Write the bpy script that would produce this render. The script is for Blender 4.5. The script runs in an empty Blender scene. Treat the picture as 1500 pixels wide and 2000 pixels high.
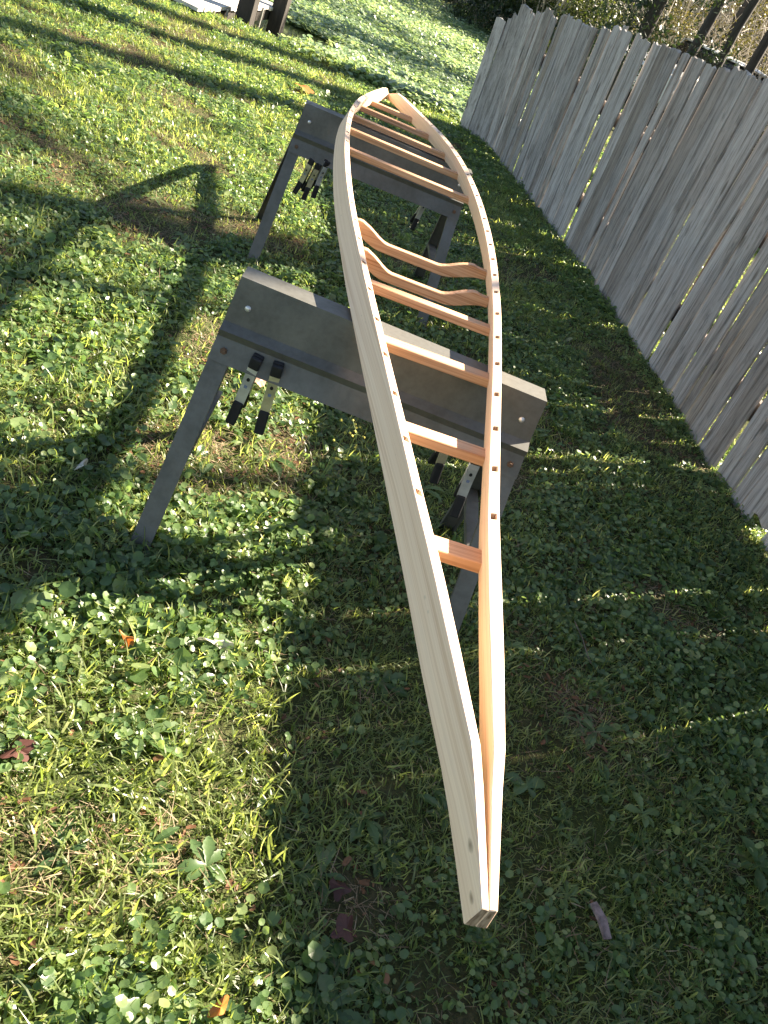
import bpy, math, random
import numpy as np
from mathutils import Vector, Matrix, noise

random.seed(11); rng = np.random.default_rng(11)
R = math.radians
S = bpy.context.scene
COL = S.collection

# ------------------------------------------------------------------ camera, sky, sun, exposure
cam_d = bpy.data.cameras.new('camera'); cam = bpy.data.objects.new('camera', cam_d); COL.objects.link(cam)
CX = -0.441
_r = Vector((0.92804, -0.01835, 0.37203)); _d = Vector((0.2903, -0.5917, -0.7521)); _f = Vector((0.2342, 0.8059, -0.5435))
PITCH, ROLL, YAW = R(32.92), R(-26.40), R(16.20)
f0 = Vector((math.sin(YAW), math.cos(YAW), 0)); r0 = Vector((math.cos(YAW), -math.sin(YAW), 0)); up0 = Vector((0, 0, 1))
fw = math.cos(PITCH) * f0 - math.sin(PITCH) * up0
dn = -math.sin(PITCH) * f0 - math.cos(PITCH) * up0
rt = math.cos(ROLL) * r0 + math.sin(ROLL) * dn
dw = -math.sin(ROLL) * r0 + math.cos(ROLL) * dn
m3 = Matrix((rt, -dw, -fw)).transposed()
cam.matrix_world = Matrix.Translation((CX, 0, 1.4)) @ m3.to_4x4()
cam_d.sensor_fit = 'VERTICAL'; cam_d.sensor_height = 36.0; cam_d.lens = 1660 / 2000 * 36.0
cam_d.clip_start = 0.05; cam_d.clip_end = 1500
S.camera = cam

SUN_AZ, SUN_EL = R(65), R(35.0)
W = bpy.data.worlds.new('World'); S.world = W; W.use_nodes = True
wn = W.node_tree; wn.nodes.clear()
sky = wn.nodes.new('ShaderNodeTexSky'); sky.sky_type = 'NISHITA'; sky.sun_disc = False
sky.sun_elevation = SUN_EL; sky.sun_rotation = SUN_AZ; sky.air_density = 1.0; sky.dust_density = 0.6
bg = wn.nodes.new('ShaderNodeBackground'); bg.inputs['Strength'].default_value = 0.05
wo = wn.nodes.new('ShaderNodeOutputWorld')
wn.links.new(sky.outputs[0], bg.inputs[0]); wn.links.new(bg.outputs[0], wo.inputs[0])
sun_d = bpy.data.lights.new('sun', 'SUN'); sun_d.energy = 5.0; sun_d.angle = R(0.53); sun_d.color = (1, 0.93, 0.82)
sun = bpy.data.objects.new('sun', sun_d); COL.objects.link(sun)
SV = Vector((math.sin(SUN_AZ) * math.cos(SUN_EL), math.cos(SUN_AZ) * math.cos(SUN_EL), math.sin(SUN_EL)))
sun.rotation_euler = SV.to_track_quat('Z', 'Y').to_euler()
sun.location = SV * 40
S.view_settings.view_transform = 'Standard'; S.view_settings.look = 'None'
S.view_settings.exposure = 2.68; S.view_settings.gamma = 1.0; S.view_settings.use_curve_mapping = False
S.view_settings.use_white_balance = True; S.view_settings.white_balance_temperature = 7300; S.view_settings.white_balance_tint = 12
S.render.engine = 'CYCLES'
S.cycles.max_bounces = 6; S.cycles.diffuse_bounces = 3; S.cycles.glossy_bounces = 3; S.cycles.transmission_bounces = 4
S.cycles.use_denoising = True
S.cycles.sample_clamp_indirect = 6.0

# ------------------------------------------------------------------ helpers
def tag(o, label=None, cat=None, group=None, kind=None):
    if label: o['label'] = label
    if cat: o['category'] = cat
    if group: o['group'] = group
    if kind: o['kind'] = kind
    return o

def empty(name, loc=(0, 0, 0), rz=0.0):
    o = bpy.data.objects.new(name, None); COL.objects.link(o)
    o.location = loc; o.rotation_euler = (0, 0, rz); o.empty_display_size = 0.1
    return o

def mesh_data(name, verts, faces, mat, smooth=False):
    me = bpy.data.meshes.new(name)
    me.from_pydata([tuple(v) for v in verts], [], [tuple(f) for f in faces])
    if mat is not None: me.materials.append(mat)
    if smooth: me.polygons.foreach_set('use_smooth', [True] * len(me.polygons))
    me.update(); return me

def mesh(name, verts, faces, mat, parent=None, smooth=False):
    o = bpy.data.objects.new(name, mesh_data(name, verts, faces, mat, smooth)); COL.objects.link(o)
    if parent is not None: o.parent = parent
    return o

class MB:
    def __init__(s): s.v = []; s.f = []
    def add(s, v, f):
        b = len(s.v); s.v += [tuple(p) for p in v]; s.f += [tuple(i + b for i in q) for q in f]; return s
    def box(s, c, h, M=None):
        cx, cy, cz = c; hx, hy, hz = h
        v = [Vector((cx + i * hx, cy + j * hy, cz + k * hz)) for i in (-1, 1) for j in (-1, 1) for k in (-1, 1)]
        if M is not None: v = [M @ p for p in v]
        return s.add(v, [(0, 1, 3, 2), (4, 6, 7, 5), (0, 4, 5, 1), (2, 3, 7, 6), (0, 2, 6, 4), (1, 5, 7, 3)])
    def bar(s, a, b, wv, tv):
        # straight bar from a to b with half extents wv, tv (vectors)
        a, b, wv, tv = Vector(a), Vector(b), Vector(wv), Vector(tv)
        v = [p + i * wv + j * tv for p in (a, b) for i, j in ((-1, -1), (1, -1), (1, 1), (-1, 1))]
        return s.add(v, [(0, 1, 2, 3), (7, 6, 5, 4), (0, 4, 5, 1), (1, 5, 6, 2), (2, 6, 7, 3), (3, 7, 4, 0)])
    def tube(s, pts, rad, n=8, cap=True):
        pts = [Vector(p) for p in pts]; m = len(pts)
        if not hasattr(rad, '__len__'): rad = [rad] * m
        v = []
        for i, p in enumerate(pts):
            t = (pts[min(i + 1, m - 1)] - pts[max(i - 1, 0)]).normalized()
            a = t.orthogonal().normalized() if abs(t.z) < 0.9 else Vector((1, 0, 0)) - t * t.x
            a.normalize(); b = t.cross(a)
            v += [p + rad[i] * (math.cos(2 * math.pi * k / n) * a + math.sin(2 * math.pi * k / n) * b) for k in range(n)]
        f = [(i * n + k, i * n + (k + 1) % n, (i + 1) * n + (k + 1) % n, (i + 1) * n + k) for i in range(m - 1) for k in range(n)]
        if cap: f += [tuple(range(n - 1, -1, -1)), tuple((m - 1) * n + k for k in range(n))]
        return s.add(v, f)
    def dome(s, c, nrm, r, h, n=10, k=3):
        c = Vector(c); nrm = Vector(nrm).normalized(); a = nrm.orthogonal().normalized(); b = nrm.cross(a)
        v = []; f = []
        for i in range(k):
            t = i / k * math.pi / 2
            v += [c + nrm * (h * math.sin(t)) + r * math.cos(t) * (math.cos(2 * math.pi * j / n) * a + math.sin(2 * math.pi * j / n) * b) for j in range(n)]
        v.append(c + nrm * h)
        for i in range(k - 1):
            f += [(i * n + j, i * n + (j + 1) % n, (i + 1) * n + (j + 1) % n, (i + 1) * n + j) for j in range(n)]
        f += [((k - 1) * n + j, (k - 1) * n + (j + 1) % n, k * n) for j in range(n)]
        return s.add(v, f)
    def build(s, name, mat, parent=None, smooth=False): return mesh(name, s.v, s.f, mat, parent, smooth)

def bevel(o, w=0.002, seg=2):
    m = o.modifiers.new('bevel', 'BEVEL'); m.width = w; m.segments = seg; m.limit_method = 'ANGLE'; m.angle_limit = R(40)
    return o

# ------------------------------------------------------------------ materials
def newmat(name):
    m = bpy.data.materials.new(name); m.use_nodes = True
    nt = m.node_tree; b = nt.nodes['Principled BSDF']
    return m, nt, b
def N(nt, t, **kw):
    n = nt.nodes.new(t)
    for k, v in kw.items():
        if k.startswith('i_'):
            key = k[2:]; n.inputs[int(key) if key.isdigit() else key].default_value = v
        else: setattr(n, k, v)
    return n
def ramp(nt, fac, stops):
    r = nt.nodes.new('ShaderNodeValToRGB'); e = r.color_ramp.elements
    while len(e) < len(stops): e.new(0.5)
    for x, (p, c) in zip(e, stops): x.position = p; x.color = (*c, 1)
    nt.links.new(fac, r.inputs[0]); return r.outputs[0]
def noise_of(nt, scale, mapscale=(1, 1, 1), detail=4, rough=0.55, coord='Object', loc=None, dist=0.0):
    tc = nt.nodes.new('ShaderNodeTexCoord'); mp = nt.nodes.new('ShaderNodeMapping')
    mp.inputs['Scale'].default_value = mapscale
    nt.links.new(tc.outputs[coord], mp.inputs[0])
    n = nt.nodes.new('ShaderNodeTexNoise'); n.inputs['Scale'].default_value = scale
    n.inputs['Detail'].default_value = detail; n.inputs['Roughness'].default_value = rough
    n.inputs['Distortion'].default_value = dist
    if loc is not None:
        ad = nt.nodes.new('ShaderNodeVectorMath'); ad.operation = 'ADD'
        nt.links.new(mp.outputs[0], ad.inputs[0]); nt.links.new(loc, ad.inputs[1]); nt.links.new(ad.outputs[0], n.inputs['Vector'])
    else: nt.links.new(mp.outputs[0], n.inputs['Vector'])
    return n.outputs['Fac']
def objrand(nt, k=37.0):
    oi = nt.nodes.new('ShaderNodeObjectInfo'); mu = nt.nodes.new('ShaderNodeMath'); mu.operation = 'MULTIPLY'; mu.inputs[1].default_value = k
    nt.links.new(oi.outputs['Random'], mu.inputs[0]); return oi.outputs['Random'], mu.outputs[0]
def mixc(nt, fac, a, b, mode='MIX'):
    m = nt.nodes.new('ShaderNodeMix'); m.data_type = 'RGBA'; m.blend_type = mode
    for s, v in ((0, fac), (6, a), (7, b)):
        if hasattr(v, 'is_output'): nt.links.new(v, m.inputs[s])
        elif s == 0: m.inputs[0].default_value = v
        else: m.inputs[s].default_value = (*v, 1)
    return m.outputs[2]
def bump(nt, b, h, s=0.2, d=0.002):
    n = nt.nodes.new('ShaderNodeBump'); n.inputs['Strength'].default_value = s; n.inputs['Distance'].default_value = d
    nt.links.new(h, n.inputs['Height']); nt.links.new(n.outputs[0], b.inputs['Normal'])

def mat_pine():
    m, nt, b = newmat('pale_pine')
    fine = noise_of(nt, 1.0, (12, 0.9, 420), 3, 0.5)
    lines = noise_of(nt, 1.0, (8, 0.35, 250), 2, 0.5, dist=0.15)
    broad = noise_of(nt, 1.0, (6, 0.9, 40), 2, 0.5)
    c = ramp(nt, lines, [(0.34, (0.66, 0.43, 0.295)), (0.47, (0.775, 0.54, 0.39)), (0.62, (0.83, 0.61, 0.46))])
    c = mixc(nt, ramp(nt, broad, [(0.35, (0.6, 0.6, 0.6)), (0.6, (0.0, 0.0, 0.0))]), c, (0.79, 0.555, 0.405))
    c = mixc(nt, 0.25, c, ramp(nt, fine, [(0.35, (0.45, 0.35, 0.24)), (0.6, (0.78, 0.66, 0.50))]))
    # knots and small thumb marks on the outer face, at fixed places on the board
    tc = nt.nodes.new('ShaderNodeTexCoord')
    wob = noise_of(nt, 60, (1, 0.6, 1), 3)
    for (y, z, ry, rz, col, st) in ((0.550, 0.632, 0.020, 0.009, (0.20, 0.14, 0.095), 0.8), (0.496, 0.616, 0.016, 0.008, (0.16, 0.11, 0.075), 0.9),
                                (0.895, 0.655, 0.007, 0.004, (0.44, 0.36, 0.28), 0.5), (0.925, 0.655, 0.010, 0.005, (0.42, 0.34, 0.25), 0.5),
                                (1.75, 0.685, 0.010, 0.004, (0.42, 0.35, 0.28), 0.5), (1.79, 0.68, 0.008, 0.004, (0.42, 0.35, 0.28), 0.5),
                                (1.55, 0.68, 0.006, 0.003, (0.40, 0.33, 0.25), 0.5), (2.4, 0.69, 0.012, 0.006, (0.46, 0.37, 0.28), 0.6), (1.27, 0.667, 0.005, 0.004, (0.40, 0.30, 0.22), 0.5)):
        sub = N(nt, 'ShaderNodeVectorMath', operation='SUBTRACT'); nt.links.new(tc.outputs['Object'], sub.inputs[0]); sub.inputs[1].default_value = (0, y, z)
        mul = N(nt, 'ShaderNodeVectorMath', operation='MULTIPLY'); nt.links.new(sub.outputs[0], mul.inputs[0]); mul.inputs[1].default_value = (0, 1 / ry, 1 / rz)
        ln = N(nt, 'ShaderNodeVectorMath', operation='LENGTH'); nt.links.new(mul.outputs[0], ln.inputs[0])
        ad = N(nt, 'ShaderNodeMath', operation='ADD'); nt.links.new(ln.outputs['Value'], ad.inputs[0]); nt.links.new(wob, ad.inputs[1])
        k = ramp(nt, ad.outputs[0], [(0.45, (st, st, st)), (0.8, (st * 0.45,) * 3), (1.0, (0, 0, 0))])
        k2 = nt.nodes.new('ShaderNodeMath'); k2.operation = 'MULTIPLY'; k2.inputs[1].default_value = 1.0; nt.links.new(k, k2.inputs[0])
        c = mixc(nt, k2.outputs[0], c, col)
    tcn = nt.nodes.new('ShaderNodeTexCoord'); sx = nt.nodes.new('ShaderNodeSeparateXYZ'); nt.links.new(tcn.outputs['Normal'], sx.inputs[0])
    ab = N(nt, 'ShaderNodeMath', operation='ABSOLUTE'); nt.links.new(sx.outputs['Y'], ab.inputs[0])
    rings = noise_of(nt, 1.0, (300, 10, 60), 2, 0.5, dist=0.5)
    c = mixc(nt, ramp(nt, ab.outputs[0], [(0.75, (0, 0, 0)), (0.9, (1, 1, 1))]), c, ramp(nt, rings, [(0.35, (0.20, 0.125, 0.07)), (0.6, (0.42, 0.30, 0.20))]))
    nt.links.new(c, b.inputs['Base Color']); b.inputs['Roughness'].default_value = 0.62; b.inputs['Specular IOR Level'].default_value = 0.25
    bump(nt, b, lines, 0.15, 0.0008)
    return m
def mat_fir(name='reddish_fir', tint=1.0):
    m, nt, b = newmat(name)
    rnd, big = objrand(nt, 53.0)
    cmb = nt.nodes.new('ShaderNodeCombineXYZ'); nt.links.new(big, cmb.inputs[0]); nt.links.new(big, cmb.inputs[1])
    lines = noise_of(nt, 1.0, (3.0, 190, 190), 3, 0.5, loc=cmb.outputs[0], dist=0.4)
    c = ramp(nt, lines, [(0.33, (0.39, 0.18, 0.08)), (0.48, (0.56, 0.305, 0.165)), (0.65, (0.65, 0.40, 0.24))])
    c = mixc(nt, rnd, c, mixc(nt, 0.35, c, (0.62, 0.40, 0.25)))
    nt.links.new(c, b.inputs['Base Color']); b.inputs['Roughness'].default_value = 0.6; b.inputs['Specular IOR Level'].default_value = 0.3
    bump(nt, b, lines, 0.12, 0.0006)
    return m
def mat_galv():
    m, nt, b = newmat('galvanized_steel')
    n1 = noise_of(nt, 9, (1, 1, 1), 5, 0.6); n2 = noise_of(nt, 70, (1, 1, 1), 3, 0.6)
    n3 = noise_of(nt, 1.0, (4, 22, 5), 4, 0.65)
    c = ramp(nt, n1, [(0.3, (0.080, 0.078, 0.065)), (0.5, (0.105, 0.104, 0.090)), (0.7, (0.132, 0.131, 0.118))])
    c = mixc(nt, 0.2, c, ramp(nt, n2, [(0.35, (0.052, 0.049, 0.042)), (0.6, (0.13, 0.128, 0.12))]))
    c = mixc(nt, ramp(nt, n3, [(0.60, (0, 0, 0)), (0.78, (0.3, 0.3, 0.3))]), c, (0.07, 0.062, 0.05))
    # rust near the bolts
    nt.links.new(c, b.inputs['Base Color']); b.inputs['Metallic'].default_value = 0.25
    nt.links.new(ramp(nt, n1, [(0.3, (0.62, 0.62, 0.62)), (0.7, (0.42, 0.42, 0.42))]), b.inputs['Roughness'])
    bump(nt, b, n1, 0.12, 0.003)
    return m
def mat_plain(name, col, rough=0.6, metal=0.0, var=0.25, sc=40, spec=0.5):
    m, nt, b = newmat(name)
    n = noise_of(nt, sc, (1, 1, 1), 4, 0.6)
    lo = tuple(v * (1 - var) for v in col); hi = tuple(min(1, v * (1 + var)) for v in col)
    nt.links.new(ramp(nt, n, [(0.3, lo), (0.7, hi)]), b.inputs['Base Color'])
    b.inputs['Roughness'].default_value = rough; b.inputs['Metallic'].default_value = metal; b.inputs['Specular IOR Level'].default_value = spec
    bump(nt, b, n, 0.1, 0.001)
    return m
def mat_fence():
    m, nt, b = newmat('weathered_grey_boards')
    rnd, big = objrand(nt, 91.0)
    cmb = nt.nodes.new('ShaderNodeCombineXYZ'); nt.links.new(big, cmb.inputs[0]); nt.links.new(big, cmb.inputs[2])
    fine = noise_of(nt, 1.0, (190, 190, 1.9), 5, 0.7, loc=cmb.outputs[0], dist=0.3)
    mid = noise_of(nt, 1.0, (34, 34, 1.3), 4, 0.6, loc=cmb.outputs[0])
    pat = noise_of(nt, 1.0, (14, 14, 5), 5, 0.65, loc=cmb.outputs[0])
    c = ramp(nt, fine, [(0.36, (0.055, 0.047, 0.042)), (0.46, (0.315, 0.297, 0.283)), (0.7, (0.56, 0.54, 0.522))])
    c = mixc(nt, 0.55, c, ramp(nt, mid, [(0.36, (0.09, 0.078, 0.068)), (0.47, (0.33, 0.312, 0.302)), (0.68, (0.54, 0.52, 0.508))]))
    c = mixc(nt, ramp(nt, pat, [(0.60, (0, 0, 0)), (0.70, (0.75, 0.75, 0.75))]), c, (0.15, 0.14, 0.132))
    tint = ramp(nt, rnd, [(0.0, (0.62, 0.57, 0.52)), (0.3, (1.0, 0.99, 0.98)), (0.55, (0.74, 0.73, 0.72)), (0.85, (1.12, 1.1, 1.08)), (1.0, (0.72, 0.63, 0.53))])
    c = mixc(nt, 1.0, c, tint, 'MULTIPLY')
    # knots
    tc = nt.nodes.new('ShaderNodeTexCoord'); mp = N(nt, 'ShaderNodeMapping'); mp.inputs['Scale'].default_value = (7, 7, 2.6)
    nt.links.new(tc.outputs['Object'], mp.inputs[0])
    ad = N(nt, 'ShaderNodeVectorMath', operation='ADD'); nt.links.new(mp.outputs[0], ad.inputs[0]); nt.links.new(cmb.outputs[0], ad.inputs[1])
    vo = N(nt, 'ShaderNodeTexVoronoi'); vo.inputs['Scale'].default_value = 1.0; nt.links.new(ad.outputs[0], vo.inputs['Vector'])
    c = mixc(nt, ramp(nt, vo.outputs['Distance'], [(0.06, (0.8, 0.8, 0.8)), (0.13, (0, 0, 0))]), c, (0.12, 0.10, 0.085))
    nt.links.new(c, b.inputs['Base Color']); b.inputs['Roughness'].default_value = 0.8; b.inputs['Specular IOR Level'].default_value = 0.25
    bump(nt, b, fine, 0.5, 0.003)
    return m
def mat_leaf(name, stops, transl=0.4, rough=0.42, spec=0.45, tcol=(1.25, 1.2, 0.45)):
    m, nt, b = newmat(name)
    rnd, _ = objrand(nt)
    n = noise_of(nt, 14, (1, 1, 1), 2, 0.5)
    geo = nt.nodes.new('ShaderNodeNewGeometry')
    a = nt.nodes.new('ShaderNodeMath'); a.operation = 'MULTIPLY_ADD'; a.inputs[1].default_value = 0.45
    nt.links.new(geo.outputs['Random Per Island'], a.inputs[0])
    a2 = nt.nodes.new('ShaderNodeMath'); a2.operation = 'MULTIPLY'; a2.inputs[1].default_value = 0.55
    nt.links.new(rnd, a2.inputs[0]); nt.links.new(a2.outputs[0], a.inputs[2])
    c = ramp(nt, a.outputs[0], stops)
    nt.links.new(c, b.inputs['Base Color']); b.inputs['Roughness'].default_value = rough; b.inputs['Specular IOR Level'].default_value = spec
    t = nt.nodes.new('ShaderNodeBsdfTranslucent'); nt.links.new(mixc(nt, 1.0, c, tcol, 'MULTIPLY'), t.inputs[0])
    mx = nt.nodes.new('ShaderNodeMixShader'); mx.inputs[0].default_value = transl
    out = nt.nodes['Material Output']
    nt.links.new(b.outputs[0], mx.inputs[1]); nt.links.new(t.outputs[0], mx.inputs[2]); nt.links.new(mx.outputs[0], out.inputs[0])
    return m
def mat_bark(name, col):
    m, nt, b = newmat(name)
    n = noise_of(nt, 1.0, (18, 18, 3), 5, 0.65); lo = tuple(v * 0.45 for v in col)
    nt.links.new(ramp(nt, n, [(0.35, lo), (0.65, col)]), b.inputs['Base Color']); b.inputs['Roughness'].default_value = 0.9
    bump(nt, b, n, 0.6, 0.02)
    return m

PINE = mat_pine(); FIR = mat_fir(); GALV = mat_galv()
RUBBER = mat_plain('black_rubber', (0.016, 0.016, 0.018), 0.7, 0, 0.3, 60, 0.3)
STEEL = mat_plain('plated_steel', (0.50, 0.50, 0.50), 0.38, 0.45, 0.15, 50)
BRASSY = mat_plain('yellowed_plated_steel', (0.46, 0.42, 0.30), 0.4, 0.5, 0.2, 50)
RUST = mat_plain('rusty_bolt', (0.13, 0.075, 0.045), 0.8, 0.2, 0.4, 200)
RIVET = mat_plain('bright_rivet', (0.62, 0.61, 0.58), 0.4, 0.6, 0.1, 100)
FENCE = mat_fence()
RAIL = mat_plain('rail_wood', (0.12, 0.10, 0.088), 0.85, 0, 0.4, 12, 0.2)
PRINT_BLUE = mat_plain('blue_print', (0.16, 0.20, 0.32), 0.5, 0, 0.1); PRINT_YEL = mat_plain('yellow_print', (0.6, 0.55, 0.06), 0.5, 0, 0.1)

# ------------------------------------------------------------------ terrain
def smooth01(t): t = max(0.0, min(1.0, t)); return t * t * (3 - 2 * t)
def bank_y(x): return 8.9 + max(0.0, x - 1.6) * 2.2 + max(0.0, -2.2 - x) * 0.3
def ground_h(x, y):
    h = 0.018 * noise.noise(Vector((x * 1.1, y * 1.1, 3.0))) + 0.012 * noise.noise(Vector((x * 3.7, y * 3.7, 8.0)))
    t = y - bank_y(x)
    if t > 0: h -= 0.47 * smooth01(t / 3.4) - 0.02 * noise.noise(Vector((x * 0.9, y * 0.9, 1.0)))
    if y > 27: h += 0.55 * smooth01((y - 29.5) / 2.5) + 0.12 * max(0.0, y - 32) * 0.4
    return h
def axis(parts):
    out = []
    for a, b, st in parts:
        k = int(round((b - a) / st)); out += [a + (b - a) * i / k for i in range(k)]
    return out + [parts[-1][1]]
xs = axis([(-400, -40, 40), (-40, -8, 4), (-8, -4, 0.5), (-4, 4, 0.11), (4, 10, 0.5), (10, 40, 4), (40, 400, 40)])
ys = axis([(-400, -40, 40), (-40, -6, 4), (-6, -1, 0.5), (-1, 13, 0.13), (13, 34, 0.6), (34, 70, 4), (70, 600, 53)])
V = [(x, y, ground_h(x, y)) for y in ys for x in xs]
nx = len(xs)
F = [(j * nx + i, j * nx + i + 1, (j + 1) * nx + i + 1, (j + 1) * nx + i) for j in range(len(ys) - 1) for i in range(nx - 1)]
def mat_ground():
    m, nt, b = newmat('lawn_soil')
    n1 = noise_of(nt, 1.6, (1, 1, 1), 5, 0.6); n2 = noise_of(nt, 45, (1, 1, 1), 5, 0.7); n3 = noise_of(nt, 190, (1, 1, 1), 3, 0.6)
    soil = ramp(nt, n2, [(0.3, (0.030, 0.022, 0.014)), (0.55, (0.072, 0.056, 0.034)), (0.75, (0.13, 0.10, 0.06))])
    green = ramp(nt, n3, [(0.3, (0.018, 0.030, 0.008)), (0.6, (0.045, 0.072, 0.018)), (0.8, (0.09, 0.12, 0.03))])
    c = mixc(nt, ramp(nt, n1, [(0.38, (0.85,) * 3), (0.62, (0.25,) * 3)]), soil, green)
    nt.links.new(c, b.inputs['Base Color']); b.inputs['Roughness'].default_value = 0.95; b.inputs['Specular IOR Level'].default_value = 0.1
    bump(nt, b, n2, 0.8, 0.02)
    return m
lawn = mesh('lawn', V, F, mat_ground(), smooth=True); tag(lawn, kind='structure')

# pond surface beyond the bank (mostly hidden under floating leaves)
def mat_water():
    m, nt, b = newmat('pond_water')
    n = noise_of(nt, 2.0, (1, 1, 1), 3, 0.5)
    b.inputs['Base Color'].default_value = (0.012, 0.015, 0.008, 1); b.inputs['Roughness'].default_value = 0.12
    bump(nt, b, n, 0.1, 0.02)
    return m
wv = [(-14, 12.2, -0.40), (4.2, 12.0, -0.40), (13, 30.9, -0.40), (-14, 30.9, -0.40)]
water = mesh('pond_water', wv, [(0, 1, 2, 3)], mat_water()); tag(water, kind='structure')

# ------------------------------------------------------------------ scattering (stuff)
def source(name, verts, faces, mat, smooth=False):
    return bpy.data.objects.new(name, mesh_data(name, verts, faces, mat, smooth))
def scatter(name, pts, rot, sc, idx, sources):
    """instances source meshes on explicit points; one 'stuff' object"""
    c = bpy.data.collections.new(name + '_sources')
    for i, s in enumerate(sources):
        s.name = '%s_source_%02d' % (name, i); c.objects.link(s)
    me = bpy.data.meshes.new(name); me.from_pydata([tuple(p) for p in pts], [], [])
    a = me.attributes.new('rot', 'FLOAT_VECTOR', 'POINT'); a.data.foreach_set('vector', np.asarray(rot, dtype=np.float32).ravel())
    a = me.attributes.new('sc', 'FLOAT', 'POINT'); a.data.foreach_set('value', np.asarray(sc, dtype=np.float32))
    a = me.attributes.new('idx', 'INT', 'POINT'); a.data.foreach_set('value', np.asarray(idx, dtype=np.int32))
    o = bpy.data.objects.new(name, me); COL.objects.link(o); tag(o, kind='stuff')
    g = bpy.data.node_groups.new(name + '_nodes', 'GeometryNodeTree')
    g.interface.new_socket('Geometry', in_out='INPUT', socket_type='NodeSocketGeometry')
    g.interface.new_socket('Geometry', in_out='OUTPUT', socket_type='NodeSocketGeometry')
    gi = g.nodes.new('NodeGroupInput'); go = g.nodes.new('NodeGroupOutput')
    ci = g.nodes.new('GeometryNodeCollectionInfo'); ci.inputs['Collection'].default_value = c
    ci.inputs['Separate Children'].default_value = True; ci.inputs['Reset Children'].default_value = True
    ip = g.nodes.new('GeometryNodeInstanceOnPoints'); ip.inputs['Pick Instance'].default_value = True
    def attr(n, t):
        k = g.nodes.new('GeometryNodeInputNamedAttribute'); k.data_type = t; k.inputs['Name'].default_value = n
        return next(s for s in k.outputs if s.enabled and s.name == 'Attribute')
    L = g.links.new
    L(gi.outputs[0], ip.inputs['Points']); L(ci.outputs[0], ip.inputs['Instance'])
    L(attr('idx', 'INT'), ip.inputs['Instance Index']); L(attr('rot', 'FLOAT_VECTOR'), ip.inputs['Rotation']); L(attr('sc', 'FLOAT'), ip.inputs['Scale'])
    L(ip.outputs[0], go.inputs[0])
    md = o.modifiers.new('scatter', 'NODES'); md.node_group = g
    return o

GREEN = [(0.0, (0.036, 0.062, 0.018)), (0.25, (0.082, 0.120, 0.036)), (0.55, (0.155, 0.200, 0.070)), (0.8, (0.26, 0.295, 0.125)), (1.0, (0.40, 0.39, 0.21))]
CLOV = [(0.0, (0.034, 0.072, 0.026)), (0.4, (0.076, 0.140, 0.050)), (0.75, (0.155, 0.225, 0.088)), (1.0, (0.27, 0.31, 0.14))]
STRAW = [(0.0, (0.12, 0.085, 0.05)), (0.5, (0.26, 0.195, 0.12)), (1.0, (0.42, 0.34, 0.23))]
BROWN = [(0.0, (0.05, 0.025, 0.014)), (0.5, (0.13, 0.065, 0.032)), (1.0, (0.23, 0.12, 0.06))]
M_GRASS = mat_leaf('grass_blades', GREEN, 0.52, 0.36, 0.55, (2.55, 2.45, 1.3)); M_CLOV = mat_leaf('round_leaves', CLOV, 0.48, 0.36, 0.55, (2.6, 2.45, 1.45))
M_STRAW = mat_leaf('dry_straw', STRAW, 0.25, 0.6, 0.2, (1.1, 0.95, 0.7)); M_DEAD = mat_leaf('dead_leaf', BROWN, 0.25, 0.6, 0.25, (1.3, 0.8, 0.5))

def blade(V, F, base, az, L, w, bend, lean):
    d = Vector((math.cos(az), math.sin(az), 0)); s = Vector((-d.y, d.x, 0)); n = 4; b = len(V)
    p = Vector(base); ang = lean
    for i in range(n + 1):
        t = i / n; ww = w * (1 - t ** 2.2) * (0.75 + 0.5 * min(t * 3, 1) * 0.5)
        if i == n: V.append(tuple(p))
        else:
            V.append(tuple(p - s * ww / 2)); V.append(tuple(p + s * ww / 2))
        p = p + (d * math.sin(ang) + Vector((0, 0, 1)) * math.cos(ang)) * (L / n); ang += bend / n
    for i in range(n - 1): F.append((b + 2 * i, b + 2 * i + 1, b + 2 * i + 3, b + 2 * i + 2))
    F.append((b + 2 * n - 2, b + 2 * n - 1, b + 2 * n))
def disc_leaf(V, F, c, nrm, r, k=9, notch=0.25, asp=1.0, az=None, cup=0.12):
    c = Vector(c); nrm = Vector(nrm).normalized()
    a = nrm.orthogonal().normalized(); bb = nrm.cross(a); b = len(V)
    ph = random.uniform(0, 6.28) if az is None else az
    V.append(tuple(c - nrm * r * cup))
    for i in range(k):
        t = 2 * math.pi * i / k; rr = r * (1 - notch * max(0, math.cos(t)) ** 6) * random.uniform(0.93, 1.05)
        u, v = rr * math.cos(t) * asp, rr * math.sin(t)
        V.append(tuple(c + a * (u * math.cos(ph) - v * math.sin(ph)) + bb * (u * math.sin(ph) + v * math.cos(ph))))
    for i in range(k): F.append((b, b + 1 + i, b + 1 + (i + 1) % k))
def tuft(n, L, w, spread, leanmax, mat):
    V, F = [], []
    for _ in range(n):
        r = spread * math.sqrt(random.random()); t = random.uniform(0, 6.28)
        blade(V, F, (r * math.cos(t), r * math.sin(t), -0.004), random.uniform(0, 6.28), L * random.uniform(0.5, 1.25), w * random.uniform(0.6, 1.3), random.uniform(0.2, 1.7), random.uniform(0.1, leanmax))
    return source('tuft', V, F, mat)
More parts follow.
